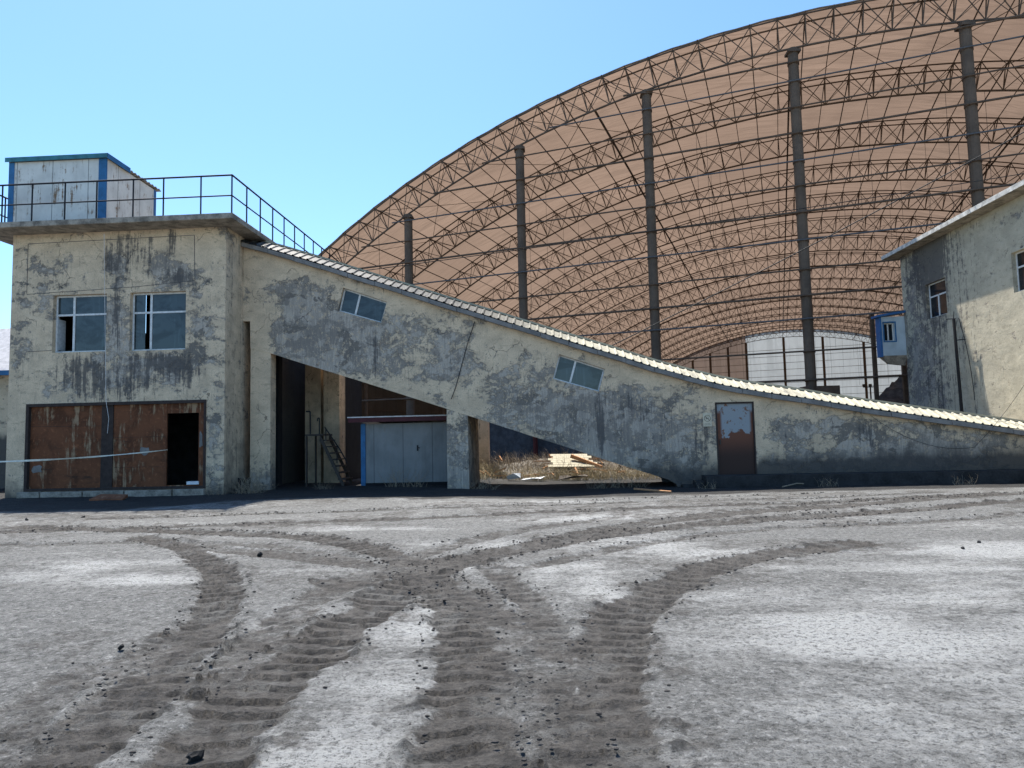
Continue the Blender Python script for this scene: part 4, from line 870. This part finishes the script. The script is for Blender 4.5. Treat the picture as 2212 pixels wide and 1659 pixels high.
for z_ in np.arange(1.5, 19, 1.35):
    hw = sqrt(max(Rb*Rb-(z_-CEN)**2, 0)); hw = min(hw, 34); a = PB+E1*(T0-hw)+E2*(LEN-.12)+Vector((0, 0, z_)); MB().bar(a, a+E1*(2*hw), .05).build('far_girt', M['truss'], cs)

# ------------------------------------------------------------------ coal heap and mast
def heap(name, cx, cy, rx, ry, h, seed, mat, label, cat, n=70, kind=None):
    vs = []; fs = []
    ax = np.linspace(-1, 1, n); XX, YY = np.meshgrid(ax, ax); r_ = np.sqrt(XX**2+YY**2)
    prof = np.clip(1-r_, 0, 1)**.95; nz = fbm(XX*3+seed, YY*3, 6, seed, .6); Z = h*prof*(.7+.6*nz)+(nz-.5)*.25*h*(r_ < 1)-.15
    nz2 = fbm(XX*14+seed, YY*14, 4, seed+3, .6); Z = Z+(nz2-.5)*.1*h*(r_ < .98)
    V = np.stack([cx+XX*rx, cy+YY*ry, Z+float(0)], 2).reshape(-1, 3)
    for i in range(n-1):
        for j in range(n-1): a = i*n+j; fs.append((a, a+1, a+n+1, a+n))
    o = MB().add([tuple(map(float, v)) for v in V], fs).build(name, mat, None, True); tag(o, label, cat, None, kind); return o
hp = onY(1935, 816, 36.5); heap('coal_heap', hp.x+1.2, 37.2, 7.5, 5.0, hp.z*1.05, 5, M['earth'], 'dark rough coal heap rising behind the tall pale building corner', 'heap')
lm = onY(1880, 836, 70); m_ = empty('light_mast', (lm.x, 70, 0), 'tiny mast with a row of floodlights inside the far end of the shed', 'mast')
MB().bar((lm.x, 70, 0), (lm.x, 70, lm.z+.1), .07, 6).build('shaft', M['steel'], m_); g = MB(); g.bar((lm.x-.7, 70, lm.z), (lm.x+.7, 70, lm.z), .06); [g.box(lm.x+q-.12, lm.x+q+.12, 69.9, 70.1, lm.z+.05, lm.z+.3) for q in (-.6, 0, .6)]; g.build('floodlight', M['steel'], m_)

# ------------------------------------------------------------------ debris field behind the gallery
def twigs(name, cx, cy, rx, ry, n, hmin, hmax, mat, label, cat, kind=None, group=None, seed=0, z0=0., lean=.6, r=.006, split=3):
    R_ = random.Random(seed); g = MB()
    for i in range(n):
        a = R_.uniform(0, 2*pi); q = sqrt(R_.random()); p = Vector((cx+rx*q*cos(a), cy+ry*q*sin(a), z0)); p.z += float(base_z(np.array([p.x]), np.array([p.y]))[0])-.02
        h = R_.uniform(hmin, hmax); d = Vector((R_.gauss(0, lean), R_.gauss(0, lean), 1)).normalized(); pp0 = p; rr = r
        for k in range(split):
            p2 = pp0+d*(h/split); g.bar(pp0, p2, rr, 3, rr*.7)
            if k and R_.random() < .8: d2 = (d+Vector((R_.gauss(0, .7), R_.gauss(0, .7), R_.gauss(0, .3)))).normalized(); g.bar(p2, p2+d2*h*.28, rr*.6, 3, rr*.3)
            pp0 = p2; rr *= .75; d = (d+Vector((R_.gauss(0, .3), R_.gauss(0, .3), R_.gauss(0, .1)))).normalized()
    o = g.build(name, mat, None); return tag(o, label, cat, group, kind)
YD = 27.5
c = onY(1230, 1010, YD)
heap('brush_mound', c.x-.2, 28.2, 6.2, 2.2, .8, 9, simple('brush_earth', (.13, .115, .095), .95, .5, 5, bump=.9), 'low mound of pale brown dirt and brush behind the gallery opening', 'mound')
twigs('dry_brush', c.x-.1, 27.8, 5.6, 1.6, 1600, .25, .75, M['twig'], None, None, 'stuff', seed=3, z0=.25, r=.009)
twigs('dry_grass', c.x+1.6, 25.3, 4.2, 1.0, 1500, .2, .6, M['straw'], None, None, 'stuff', seed=4, lean=.35, r=.007)
twigs('dry_grass', c.x-3.6, 25.8, 1.0, 1.3, 600, .25, .75, M['straw'], None, None, 'stuff', seed=5, lean=.4, r=.007)
moss = heap('moss_patch', onY(1145, 1003, 27).x, 26.6, 1.0, .5, .28, 15, simple('yellow_green_moss', (.16, .17, .05), .95, .4, 8, bump=.6), None, None, 30, 'stuff')
bs = onY(1235, 1004, 26.6)
bd = empty('board_stack', (bs.x, 26.6, .2), 'stack of cream ribbed boards lying on the brush', 'boards')
for j in range(6):
    g = MB(); x_ = bs.x-.9+.09*(j*5 % 3); y_ = 26.2+.21*j; z_ = .28+.075*j; g.hexa([(x_, y_, z_), (x_+1.75-.06*j, y_, z_-.02), (x_+1.75-.06*j, y_+.16, z_+.05), (x_, y_+.16, z_+.07), (x_, y_, z_+.03), (x_+1.75-.06*j, y_, z_+.01), (x_+1.75-.06*j, y_+.16, z_+.08), (x_, y_+.16, z_+.1)]); g.build('board', M['cream_board'], bd)
a = onY(1234, 985, 26.8); b = onY(1300, 1009, 26.2); o = MB().bar(a, b, .10, 4, .07).build('plank', M['wood'], None); tag(o, 'broad orange-brown plank slanting over the cream boards', 'plank', 'planks on the brush mound')
a = onY(1328, 990, 26.6); b = onY(1400, 1015, 26.0); o = MB().bar(a, b, .04, 4, .03).build('plank', M['wood'], None); tag(o, 'thin stick-like plank to the right of the cream boards', 'plank', 'planks on the brush mound')
def scrap(name, u, v, Y, sx, sz, mat, label, cat, seed, th=.02, group=None):
    R_ = random.Random(seed); c = onY(u, v, Y); n = 8; pts = [(c.x+sx*R_.uniform(.6, 1.1)*cos(2*pi*i/n), c.y+.5*sx*R_.uniform(.5, 1.1)*sin(2*pi*i/n)) for i in range(n)]
    vs = [(x_, y_, max(c.z, 0)*0+max(-.1, c.z)+R_.uniform(0, sz)) for x_, y_ in pts]; vs2 = [(x_, y_, z_+th) for x_, y_, z_ in vs]
    o = MB().add(vs+vs2, [tuple(range(n-1, -1, -1)), tuple(range(n, 2*n))]+[(i, (i+1) % n, n+(i+1) % n, n+i) for i in range(n)]).build(name, mat, None); tag(o, label, cat, group); return o
scrap('scrap_sheet', 1110, 1036, 24.6, .35, .22, M['white'], 'crumpled white sheet scrap on the sunlit strip behind the gallery', 'scrap', 1)
scrap('scrap_sheet', 1150, 1037, 24.7, .45, .12, M['white'], 'flat white scrap to the right of the crumpled one', 'scrap', 2)
scrap('scrap_sheet', 1240, 1040, 24.5, .7, .2, M['earth'], 'dark torn sheet lying on the sunlit strip', 'scrap', 3)
for j_ in range(34):
    R_ = random.Random(200+j_); x_ = onY(1045+R_.random()*380, 1010, 26.5).x; y_ = R_.uniform(24.9, 28.3); a_ = R_.uniform(0, 3.14); l_ = R_.uniform(.25, .9); zz = .05+max(0, (y_-25.6)*.22)
    if j_ == 0: DB = MB()
    d_ = Vector((cos(a_)*l_, sin(a_)*l_*.6, R_.uniform(-.1, .25))); DB.bar(Vector((x_, y_, zz)), Vector((x_, y_, zz))+d_, R_.uniform(.015, .045), 4)
tag(DB.build('brush_sticks', M['wood'], None), 'scattered broken sticks and laths lying over the brush mound', None, None, 'stuff')
# plants in front
p = onZ(545, 1058, 0)
twigs('dry_bush', -8.9, 19.75, .42, .3, 110, .3, .75, M['twig'], 'round tangled tumbleweed bush by the foot of the first pier', 'bush', seed=8, lean=.9, r=.007, split=4)
stp = onY(523, 1045, 20.1); g = MB()
for i in range(9): a = i*.7; g.bar((stp.x+.12*cos(a), 20.15+.1*sin(a), -.1), (stp.x+.16*cos(a)+.03, 20.15+.12*sin(a), .35+.1*sin(i*2.3)), .09, 6, .05)
tag(g.build('charred_stump', M['black'], None), 'charred black stump in the corner behind the tumbleweed', 'stump')
twigs('weed', onY(855, 1050, 21.2).x, 21.3, .35, .15, 26, .3, .8, M['twig'], 'bare thin weed before the left half of the panel shed', 'weed', group='weeds by the panel shed', seed=10, lean=.3, r=.006)
twigs('weed', onY(898, 1050, 21.2).x, 21.25, .35, .15, 24, .25, .7, M['twig'], 'bare thin weed before the middle of the panel shed', 'weed', group='weeds by the panel shed', seed=11, lean=.4, r=.006)
twigs('weed', onY(1040, 1060, 20.8).x, 20.7, .5, .2, 40, .2, .5, M['twig'], 'low dry weed at the foot of the nearer pier', 'weed', seed=12, lean=.6, r=.006)
twigs('weed', onY(1335, 1050, 20.6).x, 20.9, .9, .25, 60, .2, .55, M['twig'], 'wide dry weed under the low end of the gallery', 'weed', seed=13, lean=.6, r=.006)
WB = [(470, 1068, 19.2, 'short dry weed at the corner of the transfer house'), (1530, 1056, 19.7, 'short dry weed at the left end of the dark plinth'), (1790, 1050, 19.7, 'short dry weed halfway along the dark plinth'), (2080, 1045, 19.7, 'short dry weed near the right end of the dark plinth'), (700, 1062, 20.9, 'short dry weed in the dark bay left of the panel shed')]
for q_, (u_, v_, y_, l_) in enumerate(WB): twigs('weed', onY(u_, v_, y_).x, y_, .3, .12, 26, .12, .35, M['twig'], l_, 'weed', seed=30+q_, lean=.6, r=.005)
a = onZ(1370, 1060, -.1); b = onZ(1450, 1066, -.1); o = MB().bar(a+Vector((0, 0, .05)), b+Vector((0, 0, .04)), .03, 5).build('stick', M['wood'], None); tag(o, 'pale stick on the ground before the start of the plinth', 'stick')
a = onZ(1690, 1054, -.1); b = onZ(1755, 1049, -.1); o = MB().path([a+Vector((0, 0, .03)), (a+b)/2+Vector((0, .05, .09)), b+Vector((0, 0, .04))], .018, 5).build('stick', M['twig'], None); tag(o, 'thin curved twig on the ground before the dark plinth', 'stick')
g = MB(); p = onZ(430, 1078, .0); g.hexa([(p.x-.9-1, p.y, 0), (p.x-.25-.0, p.y-.1, 0), (p.x-.2, p.y+.35, .02), (p.x-1.8, p.y+.4, .02), (p.x-1.8, p.y+.05, .06), (p.x-.3, p.y-.05, .05), (p.x-.25, p.y+.33, .08), (p.x-1.75, p.y+.38, .09)])
p = onZ(232, 1081, 0); g = MB(); g.hexa([(p.x-.45, p.y-.1, 0), (p.x+.5, p.y-.12, 0), (p.x+.45, p.y+.2, .06), (p.x-.35, p.y+.22, .08), (p.x-.45, p.y-.1, .05), (p.x+.5, p.y-.12, .04), (p.x+.45, p.y+.2, .14), (p.x-.35, p.y+.22, .16)])
tag(g.build('rusty_plate', rust('rust_plate', (.20, .08, .04)), None), 'bent rusty plate lying on the ground below the gate', 'plate')
p = onY(418, 1045, YF+.05); g = MB(); g.box(p.x-.2, p.x+.16, YF+.03, YF+.2, wz0 if False else p.z-.02, p.z+.07); tag(g.build('white_carton', M['white'], None), 'small white carton on the sill of the black wicket doorway', 'carton')
# lumps of coal and clods
me = bmesh.new(); bmesh.ops.create_icosphere(me, subdivisions=2, radius=1.)
for v in me.verts: v.co *= 1+random.uniform(-.28, .25)
lump = bpy.data.meshes.new('coal_lump'); me.to_mesh(lump); me.free(); lump.materials.append(M['coal'])
LP = [(423, 1629, .055, 'largest black coal lump, near the bottom edge beside the pale wedge'), (58, 1122, .06, 'coal lump beside the shadow edge at the far left'), (562, 1196, .05, 'coal lump on the pale patch left of the track crossing'), (262, 1395, .03, 'small coal lump left of the ribbed wheel print'), (845, 1248, .035, 'coal lump at the head of the diagonal track'),
      (180, 1116, .05, 'coal lump below the gate, right of the shadow edge lump'), (2115, 1170, .05, 'coal lump on the pale ground toward the right edge'), (2080, 1182, .04, 'flat clod beside the right edge coal lump')]
for u, v, r_, lb in LP:
    o = bpy.data.objects.new('coal_lump', lump); COL.objects.link(o); p = onZ(u, v, .02); o.location = (p.x, p.y, .01); k = random.uniform(.7, 1.2); o.scale = (r_*.8, r_*.6*k, r_*.45); o.rotation_euler = (random.random(), random.random(), random.random()*6); tag(o, lb, 'coal lump', 'coal lumps on the yard')
# clods thrown up along the tracks: too many to name one by one, one object
g = MB(); R_ = random.Random(5)
ico = [(v.co.x, v.co.y, v.co.z) for v in lump.vertices]; icf = [tuple(p.vertices) for p in lump.polygons]
bmI = bmesh.new(); bmesh.ops.create_icosphere(bmI, subdivisions=1, radius=1.); iv = [v.co.copy() for v in bmI.verts]; jf = [tuple(v.index for v in f.verts) for f in bmI.faces]; bmI.free()
for pts, wd, dk, lug in TR:
    c = spline(pts, .05)
    for q in range(0, len(c), 1):
        x_, y_ = c[q]
        if y_ < 2.2 or y_ > 18.5 or abs(x_) > y_*.9+1.5: continue
        for s_ in (-1, 1):
            if R_.random() < .45*lug:
                t_ = c[min(q+1, len(c)-1)]-c[q-1 if q else 0]; nn = np.array([-t_[1], t_[0]]); nn = nn/(np.linalg.norm(nn)+1e-9)
                o_ = s_*wd*.5*R_.uniform(.75, 1.25); r_ = R_.uniform(.004, .011)*(1+.05*y_); cc = Vector((x_+nn[0]*o_, y_+nn[1]*o_, float(base_z(np.array([x_]), np.array([y_]))[0])+.004))
                ax_ = R_.uniform(.8, 1.9); g.add([cc+Vector((v.x*r_*ax_*R_.uniform(.7, 1.2), v.y*r_*R_.uniform(.7, 1.2), v.z*r_*.75)) for v in iv], jf)
tag(g.build('track_clods', simple('dark_clods', (.045, .041, .038), .9, .4, 20, bump=.4), None), None, None, None, 'stuff')

# ------------------------------------------------------------------ wires, tape and cords
def cable(name, pts, r, mat, label, cat):
    o = MB().path(pts, r, 5).build(name, mat, None); return tag(o, label, cat)
def sag(a, b, s, n=14): a = Vector(a); b = Vector(b); return [a.lerp(b, t)-Vector((0, 0, s*4*t*(1-t))) for t in np.linspace(0, 1, n)]
cable('overhead_wire', sag(onY(1300, 757-0, 24.6), onY(2240, 270, 24.0), .12), .02, M['cable'], 'taut wire crossing before the shed arches toward the tall building', 'wire')
cable('overhead_wire', sag(onY(760, 588, 24.6), onY(2230, 372, 24.2), .1), .016, M['cable'], 'second taut wire from the gallery roof crossing lower over the arches', 'wire')
cable('wall_cable', [onY(1026, 694, YG-.03), onY(1012, 735, YG-.03), onY(985, 835, YG-.03), onY(975, 862, YG-.03)], .012, M['cable'], 'thin black cable hanging straight down the upper gallery wall', 'cable')
cable('drooping_cable', sag(onY(1880, 897, YG-.1), onY(2105, 966, YG-.1), .35, 12)+sag(onY(2105, 966, YG-.1), onY(2220, 820, 20.2), .1, 6)[1:], .006, M['cable'], 'thin cable drooping over the low end of the gallery wall', 'cable')
cable('loose_rope', [onY(225, 505, YS-.02), onY(226, 620, YF-.1), onY(229, 866, YF-.06), onY(235, 905, YF-.06), onY(232, 936, YF-.06)], .007, M['lighttrim'], 'thin pale rope hanging down the front from roof slab to gate', 'rope')
def tape():
    a = onY(-60, 999, 15.5); b = onY(362, 971.5, YF-.02); vs = []; fs = []; n = 60
    for i in range(n+1):
        t = i/n; p = a.lerp(b, t)-Vector((0, 0, .06*4*t*(1-t))); w = .028*(1-.45*t); tw = sin(t*11)*.9; d = Vector((0, sin(tw)*w, cos(tw)*w)); vs += [p-d, p+d]
    for i in range(n): fs.append((2*i, 2*i+1, 2*i+3, 2*i+2))
    o = MB().add(vs, fs).build('barrier_tape', simple('tape_plastic', (.72, .70, .58), .4, .2, 8, bump=0), None); o.modifiers.new('s', 'SOLIDIFY').thickness = .002; tag(o, 'pale twisted barrier tape stretched across the rusty gate', 'tape')
tape()
for o in list(bpy.data.objects):
    if o.type == 'MESH' and o.get('kind') == 'stuff' and not o.get('label'):
        o['label'] = {'dry_brush': 'tangled dry brush on the dirt mound behind the gallery', 'moss_patch': 'yellow green moss on the edge of the brush mound', 'track_clods': 'small dark clods of earth thrown up along the wheel tracks'}.get(o.name.split('.')[0], 'dry straw coloured grass behind the gallery opening')
